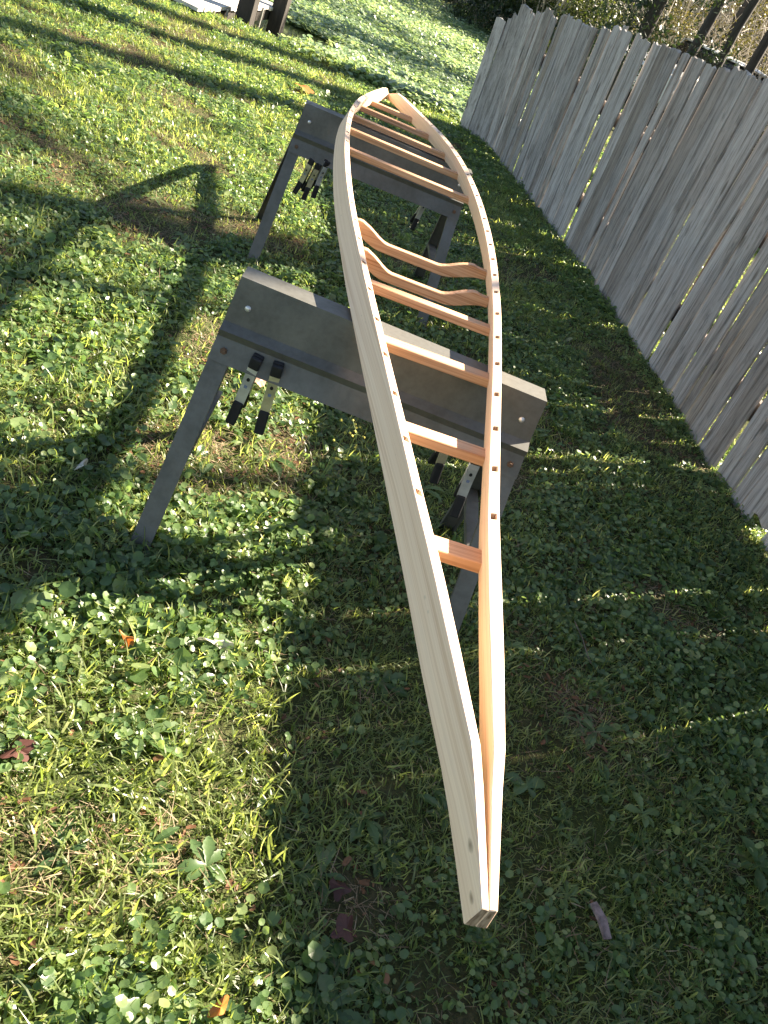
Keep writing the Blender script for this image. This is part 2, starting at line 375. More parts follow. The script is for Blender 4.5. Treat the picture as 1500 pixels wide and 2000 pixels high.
def clover(n, r, spread, hmax, mat, asp=1.0, notch=0.25):
    V, F = [], []
    for _ in range(n):
        q = spread * math.sqrt(random.random()); t = random.uniform(0, 6.28); h = random.uniform(0.004, hmax)
        tl = random.uniform(0, 0.75); ta = random.uniform(0, 6.28)
        nr = (math.sin(tl) * math.cos(ta), math.sin(tl) * math.sin(ta), math.cos(tl))
        disc_leaf(V, F, (q * math.cos(t), q * math.sin(t), h), nr, r * random.uniform(0.55, 1.25), 8, notch, asp)
        # stalk
        b = len(V); p = Vector((q * math.cos(t), q * math.sin(t), h)); g = Vector((p.x * 0.7, p.y * 0.7, -0.004)); e = Vector((0.0007, 0.0004, 0))
        V += [tuple(g - e), tuple(g + e), tuple(p + e - Vector(nr) * r * 0.13), tuple(p - e - Vector(nr) * r * 0.13)]; F.append((b, b + 1, b + 2, b + 3))
    return source('clover', V, F, mat)
def rosette(n, L, w, mat):
    V, F = [], []
    for i in range(n):
        az = 2.4 * i + random.uniform(-.3, .3); d = Vector((math.cos(az), math.sin(az), 0)); s = Vector((-d.y, d.x, 0)); LL = L * random.uniform(0.6, 1.15)
        b = len(V); m = 11; rise = random.uniform(0.15, 0.7)
        for j in range(m + 1):
            t = j / m; ww = w * LL / L * (math.sin(math.pi * min(1, t ** 1.5 * 0.93 + 0.05))) * (1 + 0.13 * (-1) ** j) + 0.0012
            p = d * (LL * t) + Vector((0, 0, LL * (rise * t - rise * 0.9 * t * t) + 0.004))
            V += [tuple(p - s * ww / 2 + Vector((0, 0, ww * 0.12))), tuple(p - Vector((0, 0, ww * 0.05))), tuple(p + s * ww / 2 + Vector((0, 0, ww * 0.12)))]
        for j in range(m):
            q = b + 3 * j; F += [(q, q + 1, q + 4, q + 3), (q + 1, q + 2, q + 5, q + 4)]
    return V, F
def litter(n, L, w, spread, mat):
    V, F = [], []
    for _ in range(n):
        r = spread * math.sqrt(random.random()); t = random.uniform(0, 6.28); az = random.uniform(0, 6.28)
        blade(V, F, (r * math.cos(t), r * math.sin(t), random.uniform(0.001, 0.012)), az, L * random.uniform(0.4, 1.3), w * random.uniform(0.5, 1.4), random.uniform(-0.3, 0.4), random.uniform(1.25, 1.6))
    return source('litter', V, F, mat)
def chips(n, r, spread, mat):
    V, F = [], []
    for _ in range(n):
        q = spread * math.sqrt(random.random()); t = random.uniform(0, 6.28); tl = random.uniform(0, 0.5); ta = random.uniform(0, 6.28)
        disc_leaf(V, F, (q * math.cos(t), q * math.sin(t), random.uniform(0.003, 0.014)), (math.sin(tl) * math.cos(ta), math.sin(tl) * math.sin(ta), 1), r * random.uniform(0.5, 1.3), 6, 0.4, 0.6)
    return source('chips', V, F, mat)

srcs = ([tuft(17, 0.034, 0.0040, 0.048, 1.15, M_GRASS) for _ in range(4)] +          # 0-3
        [tuft(11, 0.052, 0.0032, 0.042, 1.25, M_GRASS) for _ in range(3)] +           # 4-6
        [clover(10, 0.0085, 0.05, 0.028, M_CLOV) for _ in range(4)] +               # 7-10
        [clover(5, 0.014, 0.05, 0.034, M_CLOV) for _ in range(3)] +                 # 11-13
        [clover(14, 0.0085, 0.05, 0.022, M_CLOV, 0.75) for _ in range(2)] +         # 14-15
        [litter(9, 0.05, 0.0016, 0.05, M_STRAW) for _ in range(3)] +                # 16-18
        [chips(3, 0.009, 0.05, M_DEAD) for _ in range(2)])                          # 19-20
rv, rf = rosette(9, 0.075, 0.022, M_CLOV); srcs.append(source('r', rv, rf, M_CLOV)); 
rv, rf = rosette(7, 0.055, 0.014, M_CLOV); srcs.append(source('r', rv, rf, M_CLOV))  # 21-22
def patch(x, y, s, o): return noise.noise(Vector((x * s, y * s, o)))
def in_wedge(x, y, m=0.55):
    # region of lawn seen by the camera plus a margin for a step aside
    xl = -0.95 - m - 0.24 * (y - 0.4); xr = 1.85 if y < 9.3 else 1.4
    return xl < x < xr + 0.1
pts, rot, sc, idx = [], [], [], []
def put(x, y, i, s, tilt=0.25):
    pts.append((x, y, ground_h(x, y))); rot.append((random.gauss(0, tilt), random.gauss(0, tilt), random.uniform(0, 6.28))); sc.append(s); idx.append(i)
def fill(y0, y1, dens, smul):
    x0, x1 = -4.2, 2.0
    n = int((x1 - x0) * (y1 - y0) * dens)
    for _ in range(n):
        x, y = random.uniform(x0, x1), random.uniform(y0, y1)
        if not in_wedge(x, y): continue
        if y > bank_y(x) + 0.5: continue
        bare = patch(x, y, 1.7, 2.0) + 0.5 * patch(x, y, 5.0, 7.0)
        cl = patch(x, y, 1.3, 11.0) + 0.4 * patch(x, y, 4.0, 15.0); u = random.random()
        h = smul * (1 + 0.35 * patch(x, y, 0.9, 21.0))
        if bare > 0.44 - 0.23 * smooth01((y - 1.2) / 2.0) * (1 if x < -0.2 else 0.3) and u < 0.72:
            put(x, y, random.choice((16, 17, 18, 19, 20, 16, 18)), smul * random.uniform(0.7, 1.2), 0.1)
            continue
        if u < 0.09: put(x, y, random.choice((16, 17, 18, 19)), smul * random.uniform(0.7, 1.3), 0.1)
        elif u < 0.36 + 0.55 * cl + 0.18 * smooth01((y - 1.3) / 2): put(x, y, random.choice((7, 8, 9, 10, 7, 8, 9, 11, 14, 15, 14)), h * random.uniform(0.75, 1.3))
        elif u < 0.985: put(x, y, random.choice((0, 1, 2, 3, 0, 1, 2, 4, 5, 6)), h * random.uniform(0.7, 1.25))
        else: put(x, y, random.choice((21, 22)), h * random.uniform(0.6, 1.1), 0.12)
fill(-0.3, 2.2, 1750, 1.0); fill(2.2, 4.5, 1350, 1.0); fill(4.5, 9.6, 1050, 1.08)
# lawn glimpsed through the gaps of the fence
for _ in range(5200):
    x, y = random.uniform(1.9, 5.5), random.uniform(0.5, 13)
    put(x, y, random.choice((0, 1, 2, 3, 5, 7, 8, 9)), random.uniform(1.4, 2.2))
print('lawn points', len(pts)); scatter('lawn_grass', pts, rot, sc, idx, srcs)

# floating leaves and bank weeds beyond the lawn
WEED = [(0.0, (0.12, 0.20, 0.09)), (0.4, (0.20, 0.30, 0.15)), (0.75, (0.31, 0.39, 0.24)), (1.0, (0.45, 0.50, 0.36))]
M_WEED = mat_leaf('pond_weed_leaves', WEED, 0.42, 0.36, 0.9, (1.5, 1.45, 0.95))
def weedclump(n, r, spread, hmax):
    V, F = [], []
    for _ in range(n):
        q = spread * math.sqrt(random.random()); t = random.uniform(0, 6.28); tl = random.uniform(0, 0.6); ta = random.uniform(0, 6.28)
        disc_leaf(V, F, (q * math.cos(t), q * math.sin(t), random.uniform(0.01, hmax)), (math.sin(tl) * math.cos(ta), math.sin(tl) * math.sin(ta), math.cos(tl)), r * random.uniform(0.6, 1.3), 7, 0.3, 0.85)
    return source('w', V, F, M_WEED)
wsrc = [weedclump(20, 0.026, 0.17, 0.07) for _ in range(5)] + [tuft(24, 0.085, 0.008, 0.13, 0.9, M_GRASS) for _ in range(2)]
pts, rot, sc, idx = [], [], [], []
n_w = 0
while n_w < 21000:
    y = 9.0 + (31.0 - 9.0) * random.random() ** 1.35; x = random.uniform(-0.8 - 0.30 * (y - 6), 0.2 + 0.30 * y)
    if y < bank_y(x) + 0.15 or x > 1.3 + (y - 8.8) * 0.62: continue
    if abs(y - 18.6 - 0.35 * (x + 0.1)) < 0.45 and x < 0.9 and random.random() < 0.93: continue        # muddy strip of open water
    if y > 26.5 and random.random() < (y - 26.5) / 4: continue
    if patch(x, y, 0.5, 5.0) > 0.5 and random.random() < 0.6: continue
    if x < -0.62 + 0.14 * (y - 9) and y < 13.5: continue
    bank = y < bank_y(x) + 1.2
    put(x, y, random.choice((5, 6, 5, 0, 1)) if bank and random.random() < 0.75 else random.randrange(5), random.uniform(0.7, 1.35) * (1 + 0.02 * (y - 9)), 0.15)
    pz = max(pts[-1][2], -0.395); pts[-1] = (x, y, pz); n_w += 1
scatter('pond_weed', pts, rot, sc, idx, wsrc)

# ------------------------------------------------------------------ boat frame
sS = [0.478, 0.661, 0.82, 0.976, 1.149, 1.297, 1.443, 1.586, 1.732, 1.876, 2.019, 2.166, 2.298, 2.429, 2.562, 2.693, 2.824, 2.957, 3.098, 3.24, 3.382, 3.523, 3.662, 3.803, 3.945, 4.084, 4.221, 4.369, 4.55, 4.72, 4.88, 5.04]
sW = [0.0049, 0.0160, 0.0325, 0.049, 0.069, 0.088, 0.107, 0.126, 0.145, 0.163, 0.18, 0.195, 0.208, 0.219, 0.228, 0.235, 0.24, 0.244, 0.246, 0.246, 0.244, 0.239, 0.231, 0.219, 0.205, 0.186, 0.165, 0.139, 0.103, 0.066, 0.034, 0.0060]
sZ = [-.771, -.727, -.7215, -.718, -.716, -.710, -.704, -.698, -.692, -.687, -.682, -.678, -.676, -.674, -.673, -.672, -.672, -.672, -.673, -.675, -.677, -.680, -.683, -.688, -.694, -.700, -.708, -.716, -.724, -.732, -.742, -.785]
sD = [0.037, 0.0645, 0.066] + [0.066] * 26 + [0.066, 0.060, 0.032]
def catmull(xs, ys, x):
    i = max(0, min(len(xs) - 2, int(np.searchsorted(xs, x) - 1)))
    x0, x1 = xs[i], xs[i + 1]; h = x1 - x0; t = (x - x0) / h
    def sl(k):
        if k <= 1 or k >= len(xs) - 2:
            return (ys[min(k + 1, len(xs) - 1)] - ys[k]) / (xs[min(k + 1, len(xs) - 1)] - xs[k]) if k < len(xs) - 1 else (ys[k] - ys[k - 1]) / (xs[k] - xs[k - 1])
        return (ys[k + 1] - ys[k - 1]) / (xs[k + 1] - xs[k - 1])
    m0, m1 = sl(i) * h, sl(i + 1) * h
    return (2 * t**3 - 3 * t**2 + 1) * ys[i] + (t**3 - 2 * t**2 + t) * m0 + (-2 * t**3 + 3 * t**2) * ys[i + 1] + (t**3 - t**2) * m1
def gw(s): return catmull(sS, sW, s)
def gz(s): return 1.4 + (np.interp(s, sS, sZ) if s < 0.9 or s > 4.8 else catmull(sS, sZ, s))
def gd(s): return float(np.interp(s, sS, sD))
PHI = lambda s: R(float(np.interp(s, [0.5, 0.8, 1.2, 2.0, 3.6, 4.6, 5.0], [7, 12, 12, 16, 16, 12, 5])))
def gt(s): return float(np.interp(s, [0.478, 0.661, 0.82, 0.95, 4.75, 4.88, 5.04], [0.0096, 0.0152, 0.0195, 0.0205, 0.020, 0.014, 0.0096]))
mort = sS[4:28]
frame = empty('boat_frame', (0, 0, 0)); tag(frame, 'unfinished wooden boat frame of pale bent side boards and reddish crosspieces lying across two sawhorses', 'boat frame')
def gunwale(sgn):
    ss = sorted(set([sS[0], sS[1], sS[-2], sS[-1]] + list(np.linspace(sS[0], sS[-1], 70)) + [m + e for m in mort for e in (-0.0085, 0.0085)]))
    ss = [s for i, s in enumerate(ss) if not any(abs(s - m) < 0.0084 for m in mort)]
    ms = set(round(m - 0.0085, 5) for m in mort)
    V, F = [], []
    TT = [0, 0.23, 0.77, 1.0]
    rings = []
    for s in ss:
        ph = PHI(s); D = gd(s); c = Vector((sgn * gw(s), s, gz(s)))
        o = Vector((sgn * math.cos(ph), 0, math.sin(ph))); dn_ = Vector((sgn * math.sin(ph), 0, -math.cos(ph)))
        top = [c + o * (gt(s) * (t - 0.5)) for t in TT]
        if sgn * top[0].x < 0.0002: top[0].x = sgn * 0.0002
        bo = top[3] + dn_ * D; bi = top[0] + dn_ * D
        if s in (sS[0], sS[-1]): bi.x = sgn * 0.0002
        if sgn * bi.x < 0.0002: bi.x = sgn * 0.0002
        b = len(V); V += [tuple(p) for p in top] + [tuple(bo), tuple(bi)]
        rings.append((b, dn_, top))
    for i in range(len(ss) - 1):
        a, b = rings[i][0], rings[i + 1][0]
        hole = round(ss[i], 5) in ms
        for k in range(6):
            l = (k + 1) % 6
            q = (a + k, b + k, b + l, a + l)
            if hole and k == 1:
                dp = rings[i][1] * 0.022; n0 = len(V)
                V.extend(tuple(Vector(V[j]) + dp) for j in q)
                for u in range(4): F.append((q[u], q[(u + 1) % 4], n0 + (u + 1) % 4, n0 + u))
                F.append((n0, n0 + 1, n0 + 2, n0 + 3))
            else: F.append(q)
    F.append(tuple(rings[0][0] + k for k in (0, 1, 2, 3, 4, 5))); e = rings[-1][0]; F.append(tuple(e + k for k in (5, 4, 3, 2, 1, 0)))
    if sgn > 0: F = [tuple(reversed(f)) for f in F]
    g = mesh('gunwale', V, F, PINE, frame)
    bevel(g, 0.0012, 1)
    return g
gl = gunwale(-1); gr = gunwale(1)
def inner_x(s, dz): ph = PHI(s); return gw(s) - gt(s) / 2 * math.cos(ph) + dz * math.tan(ph)
BEAMS = [(1.07, 0.040), (1.40, 0.038), (1.735, 0.036), (2.02, 0.030), (3.21, 0.030), (3.55, 0.032), (3.87, 0.030), (4.21, 0.030), (4.53, 0.030)]
for s, wd in BEAMS:
    b = MB(); z = gz(s); zt, zb = z - 0.044, z - 0.066
    for_s = [(s, s + wd)]
    v = []
    for q in (s, s + wd):
        xt = inner_x(q, 0.044) + 0.003; xb = inner_x(q, 0.066) + 0.003
        v += [(-xt, q, zt), (xt, q, zt), (xb, q, zb), (-xb, q, zb)]
    b.add(v, [(0, 1, 2, 3)[::-1], (4, 5, 6, 7), (0, 4, 5, 1)[::-1], (3, 2, 6, 7)[::-1], (0, 3, 7, 4), (1, 5, 6, 2)])
    bevel(b.build('deck_beam', FIR, frame), 0.0015, 1)
for s in (2.215, 2.43):
    X = inner_x(s, 0.045) + 0.003; z = gz(s) - 0.042; n = 40; V, F = [], []
    wd = 0.022
    def prof(u):
        a = abs(u)
        top = -0.034 * smooth01((0.76 - a) / 0.42) + 0.004 * math.exp(-((a - 0.78) / 0.05) ** 2)
        bot = -0.024 - 0.034 * smooth01((0.97 - a) / 0.55) - 0.002
        return top, bot
    for i in range(n + 1):
        u = -1 + 2 * i / n; t, bt = prof(u)
        for q in (s, s + wd): V += [(u * X, q, z + t), (u * X, q, z + bt)]
    for i in range(n):
        a, b = 4 * i, 4 * i + 4
        F += [(a, a + 1, b + 1, b), (a + 2, b + 2, b + 3, a + 3), (a, b, b + 2, a + 2), (a + 1, a + 3, b + 3, b + 1)]
    F += [(0, 2, 3, 1), (4 * n, 4 * n + 1, 4 * n + 3, 4 * n + 2)]
    o = mesh('curved_beam', V, F, FIR, frame); bevel(o, 0.0015, 1)
    o['label'] = 'wide arched crosspiece with shoulders near the middle of the frame'

# ------------------------------------------------------------------ sawhorses
HL = 0.3825
def make_sawhorse():
    root = empty('sawhorse')
    H = 0.643
    prof = [(-0.035, H), (-0.052, 0.536), (-0.0755, 0.521), (-0.0695, 0.503), (-0.091, 0.448)]
    full = [(y, z) for y, z in prof[::-1]] + [(-y, z) for y, z in prof]
    V, F = [], []
    def ring(x_sgn, inset):
        out = []
        for i, (y, z) in enumerate(full):
            yy = y - math.copysign(inset, y); zz = z - (inset if abs(z - H) < 1e-6 else 0)
            out.append((x_sgn * (HL + (H - z) * 0.07), yy, zz))
        return out
    m = len(full)
    nseg = 6
    for ins in (0.0, 0.0022):
        a, b = ring(-1, ins), ring(1, ins)
        for j in range(nseg + 1):
            t = j / nseg; V += [tuple(a[k][c] * (1 - t) + b[k][c] * t for c in range(3)) for k in range(m)]
    off = (nseg + 1) * m
    for j in range(nseg):
        for k in range(m - 1):
            p = j * m + k; F.append((p, p + m, p + m + 1, p + 1)); q = off + p; F.append((q, q + 1, q + m + 1, q + m))
        for k in (0, m - 1):
            p = j * m + k; fcs = (p, off + p, off + p + m, p + m); F.append(fcs if k == 0 else fcs[::-1])
    for j in (0, nseg):
        for k in range(m - 1):
            p = j * m + k; fcs = (p, p + 1, off + p + 1, off + p); F.append(fcs if j == 0 else fcs[::-1])
    mesh('beam', V, F, GALV, root); 
    for sx in (-1, 1):
        for sy in (-1, 1):
            t = Vector((sx * (HL + 0.008), sy * 0.057, 0.515)); f_ = Vector((sx * (HL + (0.064 if sx < 0 < sy else 0.042)), sy * 0.285, -0.02))
            ax = (f_ - t).normalized(); wx = Vector((-sx, 0, 0)); nn = ax.cross(Vector((1, 0, 0))).normalized()
            if nn.y * sy > 0: nn = -nn                    # nn points inward
            lb = MB()
            def strip(p0, p1, w0, w1, th, thick):
                lb.bar(p0 + w0 + th, p1 + w1 + th, (w1 - w0) * 0 + w0 * 0 + th * 0, th) if False else None
            # front flat of the folded leg, 48 mm wide, and its return flange
            lb.bar(t + wx * 0.024 + nn * 0.0022, f_ + wx * 0.024 + nn * 0.0022, wx * 0.024, nn * 0.0011)
            lb.bar(t + wx * 0.0012 + nn * 0.0155, f_ + wx * 0.0012 + nn * 0.0155, wx * 0.0011, nn * 0.0120)
            lb.bar(t + wx * 0.0468 + nn * 0.0095, f_ + wx * 0.0468 + nn * 0.0095, wx * 0.0011, nn * 0.0060)
            leg = lb.build('leg', GALV, root)
            rb = MB(); nrm = Vector((0, sy * math.cos(R(10)), math.sin(R(10))))
            rb.dome((sx * (HL - 0.036), sy * 0.0458, 0.580), nrm, 0.0075, 0.004, 10, 3); rb.build('rivet', RIVET, root, True)
            bb = MB(); nr2 = Vector((0, sy * 0.98, 0.18)); c0 = Vector((sx * (HL - 0.016), sy * 0.0800, 0.476))
            bb.tube([c0, c0 + nr2 * 0.005], 0.0085, 6); bb.tube([c0 + nr2 * 0.004, c0 + nr2 * 0.009], 0.0045, 8); bb.build('bolt', RUST, root)
        # folding brace between the two legs of this end
        zb = 0.235; k = (0.515 - zb) / 0.535
        xb = sx * (HL + 0.008 + 0.034 * k - 0.030); yb = 0.067 + 0.218 * k - 0.02
        br = MB()
        pr = [(-yb, 0.0), (-0.4 * yb, 0.006), (0, 0.0), (0.5 * yb, 0.006), (yb, 0.0)]
        for (ya, za), (yc, zc) in zip(pr[:-1], pr[1:]):
            br.bar((xb, ya, zb + za), (xb, yc, zb + zc), (0.018, 0, 0), (0, 0, 0.0012))
        for q in (-1, 1): br.bar((xb + q * 0.018, -yb, zb - 0.004), (xb + q * 0.018, yb, zb - 0.004), (0.001, 0, 0), (0, 0, 0.006))
        br.build('brace', GALV, root)
    return root
def copy_tree(o, parent=None):
    c = o.copy(); COL.objects.link(c)
    if parent is not None: c.parent = parent
    for ch in list(o.children): copy_tree(ch, c)
    return c
horse = make_sawhorse()
horse2 = copy_tree(horse)
horse.location = (-0.0605, 1.851, 0.0); horse.rotation_euler = (0, 0, R(-5.7))
horse2.location = (-0.026, 3.888, -0.004); horse2.rotation_euler = (0, 0, R(-0.3))
tag(horse, 'grey galvanized metal sawhorse nearest the camera with sunlit top edge', 'sawhorse', 'sawhorses carrying the boat frame')
tag(horse2, 'grey galvanized metal sawhorse farther off under the far half of the boat frame', 'sawhorse', 'sawhorses carrying the boat frame')

# ------------------------------------------------------------------ spring clamps
def make_clamp(metal, label):
    root = empty('spring_clamp')
    for sy in (-1, 1):
        pts_ = [(0.0, 0.006), (-0.03, 0.013), (-0.062, 0.013), (-0.10, 0.022), (-0.135, 0.034)]
        ab = MB()
        for (z0, y0), (z1, y1) in zip(pts_[:-1], pts_[1:]):
            w0 = 0.0125 if z0 > -0.09 else 0.0105
            v = []
            for (z, y) in ((z0, y0), (z1, y1)):
                for x, yy in ((-w0, y - 0.006), (-w0, y), (w0, y), (w0, y - 0.006), (w0 - 0.0015, y - 0.006), (w0 - 0.0015, y - 0.0015), (-w0 + 0.0015, y - 0.0015), (-w0 + 0.0015, y - 0.006)):
                    v.append((x, sy * yy, z))
            f = [(i, i + 8, (i + 1) % 8 + 8, (i + 1) % 8) for i in range(8)] + [(0, 1, 6, 7), (1, 2, 5, 6), (2, 3, 4, 5), (8, 15, 14, 9), (9, 14, 13, 10), (10, 13, 12, 11)]
            if sy > 0: f = [q[::-1] for q in f]
            ab.add(v, f)
        arm = ab.build('arm', metal, root)
        hb = MB(); hb.tube([(0, sy * 0.0127, -0.044), (0, sy * 0.0142, -0.044)], 0.0042, 10); hb.build('pin', RUBBER, arm)
        jb = MB(); jb.box((0, sy * 0.0062, -0.008), (0.0135, 0.0050, 0.013)); bevel(jb.build('jaw_pad', RUBBER, root), 0.003, 2)
        gb = MB(); M_ = Matrix.Translation((0, sy * 0.0265, -0.122)) @ Matrix.Rotation(sy * R(19), 4, 'X'); gb.box((0, 0, 0), (0.0128, 0.0065, 0.026), M_)
        bevel(gb.build('handle_grip', RUBBER, root), 0.004, 2)
    pb = MB()
    pb.box((0, -0.01345, -0.068), (0.004, 0.0004, 0.009)); p1 = pb.build('printed_mark', PRINT_BLUE, root)
    sb = MB()
    cs = [(-0.009 + 0.018 * i / 30, 0.006 * math.cos(i * 1.05), -0.055 + 0.006 * math.sin(i * 1.05)) for i in range(31)]
    sb.tube(cs, 0.0013, 5); sb.build('spring', metal, root)
    return root
def to_parent_space(h, p): return Matrix.Rotation(h.rotation_euler.z, 4, 'Z') @ Vector(p) + Vector(h.location)
clA = make_clamp(STEEL, ''); clB = make_clamp(BRASSY, '')
def place_clamp(c, h, lx, front, tilt, spin, z=0.468, dy=0.0):
    s = -1 if front else 1
    p = to_parent_space(h, (lx, s * (0.084 + dy), z)); c.location = p; c.scale = (0.98, 1.1, 1.3) if h is horse else (0.85, 1.0, 1.1)
    c.rotation_euler = (R(13) * (-s), tilt, h.rotation_euler.z + spin + (0 if front else math.pi))
GC = 'spring clamps clipped to the sawhorses'
place_clamp(clA, horse, -0.288, True, R(4), R(-5), 0.490); tag(clA, 'silver spring clamp with black grips hanging beside the near left sawhorse leg', 'clamp', GC)
place_clamp(clB, horse, -0.238, True, R(-3), R(3), 0.492); tag(clB, 'brassy spring clamp with black tips, second from the near left sawhorse leg', 'clamp', GC)
specs = [(clB, horse2, -0.287, True, R(10), R(-15), 0.452, 'leftmost of three clamps bunched on the far sawhorse, with black handle'),
         (clB, horse2, -0.255, True, R(5), R(10), 0.445, 'middle and lowest hanging clamp of three bunched on the far sawhorse'),
         (clA, horse2, -0.226, True, R(2), R(25), 0.468, 'rightmost of three clamps bunched on the far sawhorse under the boat frame'),
         (clA, horse2, 0.262, False, R(-4), R(6), 0.452, 'dark clamp hanging behind the far sawhorse near its right legs'),
         (clA, horse, 0.285, True, R(-6), R(-4), 0.470, 'clamp seen between the crosspieces on the right end of the near sawhorse'),
         (clB, horse, 0.238, False, R(6), R(10), 0.440, 'clamp behind the near sawhorse plate low by the right leg brace')]
for src, h, lx, fr, tl, sp, z, lab in specs:
    c = copy_tree(src); place_clamp(c, h, lx, fr, tl, sp, z); tag(c, lab, 'clamp', GC)

# ------------------------------------------------------------------ fence
fy = [-2.5, 0.5, 2.58, 3.0, 4.16, 4.62, 5.05, 5.6, 6.4, 7.16, 7.8, 8.2, 8.43, 8.6, 8.77]
fx = [1.86, 1.83, 1.812, 1.808, 1.79, 1.765, 1.73, 1.685, 1.61, 1.52, 1.43, 1.36, 1.29, 1.20, 1.062]
hy = [-3, 4.7, 4.95, 5.21, 5.51, 5.96, 6.38, 6.59, 6.85, 7.25, 7.73, 7.89, 8.08, 8.35, 8.54, 8.68, 8.78]
hh = [1.47, 1.44, 1.415, 1.395, 1.368, 1.345, 1.343, 1.351, 1.30, 1.261, 1.253, 1.236, 1.19, 1.153, 1.10, 1.013, 0.975]
def fpos(t):
    # t = arclength from the far end toward the camera
    return float(np.interp(t, FT, FX)), float(np.interp(t, FT, FY))
_fy = np.array(fy)[::-1]; _fx = np.array(fx)[::-1]
FT = np.concatenate([[0], np.cumsum(np.hypot(np.diff(_fx), np.diff(_fy)))]); FX, FY = _fx, _fy
fence = empty('board_fence', (1.7, 4.5, 0)); tag(fence, 'weathered grey wooden board fence with uneven tops running along the right side', 'fence')
fo = Vector((1.7, 4.5, 0))
t = 0.0; k = 0
gap_y = [8.45, 8.02, 7.62, 7.28, 6.2, 5.62, 4.75, 4.38, 3.66, 3.26, 3.01, 2.38, 2.25, 1.95, 1.36]
gap_w = [0.012, 0.02, 0.030, 0.026, 0.022, 0.016, 0.016, 0.028, 0.022, 0.03, 0.03, 0.010, 0.017, 0.010, 0.012]
bw_default = [0.085, 0.14, 0.075, 0.095, 0.135, 0.09, 0.115, 0.075]
while t < FT[-1] - 0.15:
    bw = random.choice(bw_default) * random.uniform(0.92, 1.08)
    x0, y0 = fpos(t); x1, y1 = fpos(t + bw)
    tx = Vector((x1 - x0, y1 - y0, 0)).normalized(); nv = Vector((tx.y, -tx.x, 0))          # nv points to -x (the yard)
    if nv.x > 0: nv = -nv
    mid = Vector(((x0 + x1) / 2, (y0 + y1) / 2, 0))
    h = float(np.interp(mid.y, hy, hh)) + random.uniform(-0.018, 0.016)
    if k in (3, 7): h += 0.035
    gap = random.choice((0.001, 0.003, 0.005, 0.004, 0.002)) * (1.0 if y0 > 2.9 else 0.4)
    if gap_y and y1 < gap_y[0] + 0.03: gap = gap_w.pop(0); gap_y.pop(0)
    lean = R(float(np.interp(mid.y, [3, 4.4, 8.8], [2.2, 2.6, 6.0]))) + random.gauss(0, R(0.5)); roll = random.gauss(0, R(0.14)) + (R(1.2) if k in (6, 9) else 0)
    off = random.uniform(-0.009, 0.009) * (1.0 if mid.y > 2.9 else 0.3)
    upv = (Vector((0, 0, 1)) * math.cos(lean) + nv * math.sin(lean)).normalized()
    upv = (upv + tx * math.tan(roll)).normalized()
    gz0 = ground_h(mid.x, mid.y)
    lift = 0.06 if 2.66 < mid.y < 2.82 else random.choice((-0.03, -0.02, -0.02, 0.0, 0.012)) ; nn_ = 10; th = 0.012
    V, F = [], []; gclose = random.uniform(0.12, 0.3) if mid.y < 2.5 else random.uniform(0.3, 0.62) if k > 14 else random.uniform(0.55, 0.95)
    cols = 5
    for side in (1, 0):
        for j in range(nn_ + 1):
            v_ = j / nn_; z = lift + (h - lift) * v_
            for i in range(cols):
                u = i / (cols - 1) - 0.5
                zz = z
                if j == nn_: zz += random.uniform(-0.014, 0.008) - (0.003 if i in (0, cols - 1) else 0)
                if j == 0: zz += random.uniform(-0.01, 0.01)
                cup = 0.0025 * (1 - 4 * u * u) * (1 if k % 2 else -1)
                wob = (0.0035 if mid.y > 2.9 else 0.0008) * math.sin(3.1 * v_ + k) 
                if i == cols - 1 and gap > 0.01: wob += gap * 0.98 * smooth01((v_ - gclose) / 0.22)
                p = mid + tx * (u * bw + wob) + upv * zz + nv * (off + cup + (th / 2 if side else -th / 2)) - fo + Vector((0, 0, gz0))
                V.append(tuple(p))
    base = (nn_ + 1) * cols
    for j in range(nn_):
        for i in range(cols - 1):
            a = j * cols + i; F.append((a, a + 1, a + cols + 1, a + cols)); b = base + a; F.append((b, b + cols, b + cols + 1, b + 1))
        for i in (0, cols - 1):
            a = j * cols + i; q = (a, a + cols, base + a + cols, base + a); F.append(q if i == 0 else q[::-1])
    for i in range(cols - 1):
        a = nn_ * cols + i; F.append((a, a + 1, base + a + 1, base + a)); F.append((i, base + i, base + i + 1, i + 1))
    # make normals point outward from the yard side
    bo = mesh('board', V, F, FENCE, fence)
    t += bw + gap
    k += 1
NB = k
# rails and posts on the far side
for zr in (0.30, 0.86):
    st = np.linspace(0.06, FT[-1] - 0.3, 46); ring = []
    for tt in st:
        xa, ya = fpos(tt); xb_, yb_ = fpos(tt + 0.05); tg = Vector((xb_ - xa, yb_ - ya, 0)).normalized(); nv = Vector((tg.y, -tg.x, 0)); nv = nv if nv.x > 0 else -nv
        c_ = Vector((xa, ya, zr + 0.012 * math.sin(tt * 1.3))) - Vector((1, 0, 0)) * math.tan(R(float(np.interp(ya, [3, 4.4, 8.8], [2.2, 2.6, 6.0])))) * zr + nv * 0.036 - fo
        ring.append([c_ + nv * i * 0.019 + Vector((0, 0, j * 0.043)) for i, j in ((-1, -1), (1, -1), (1, 1), (-1, 1))])
    # four lengths of timber, butted end to end
    for q in range(4):
        sub = ring[q * 11:q * 11 + 12 + (1 if q == 3 else 0)]; m = MB(); v = [p for r_ in sub for p in r_]; n_ = len(sub)
        f = [(i * 4 + k_, i * 4 + 4 + k_, i * 4 + 4 + (k_ + 1) % 4, i * 4 + (k_ + 1) % 4) for i in range(n_ - 1) for k_ in range(4)] + [(0, 1, 2, 3), tuple((n_ - 1) * 4 + k_ for k_ in (3, 2, 1, 0))]
        m.add(v, f); m.build('rail', RAIL, fence)
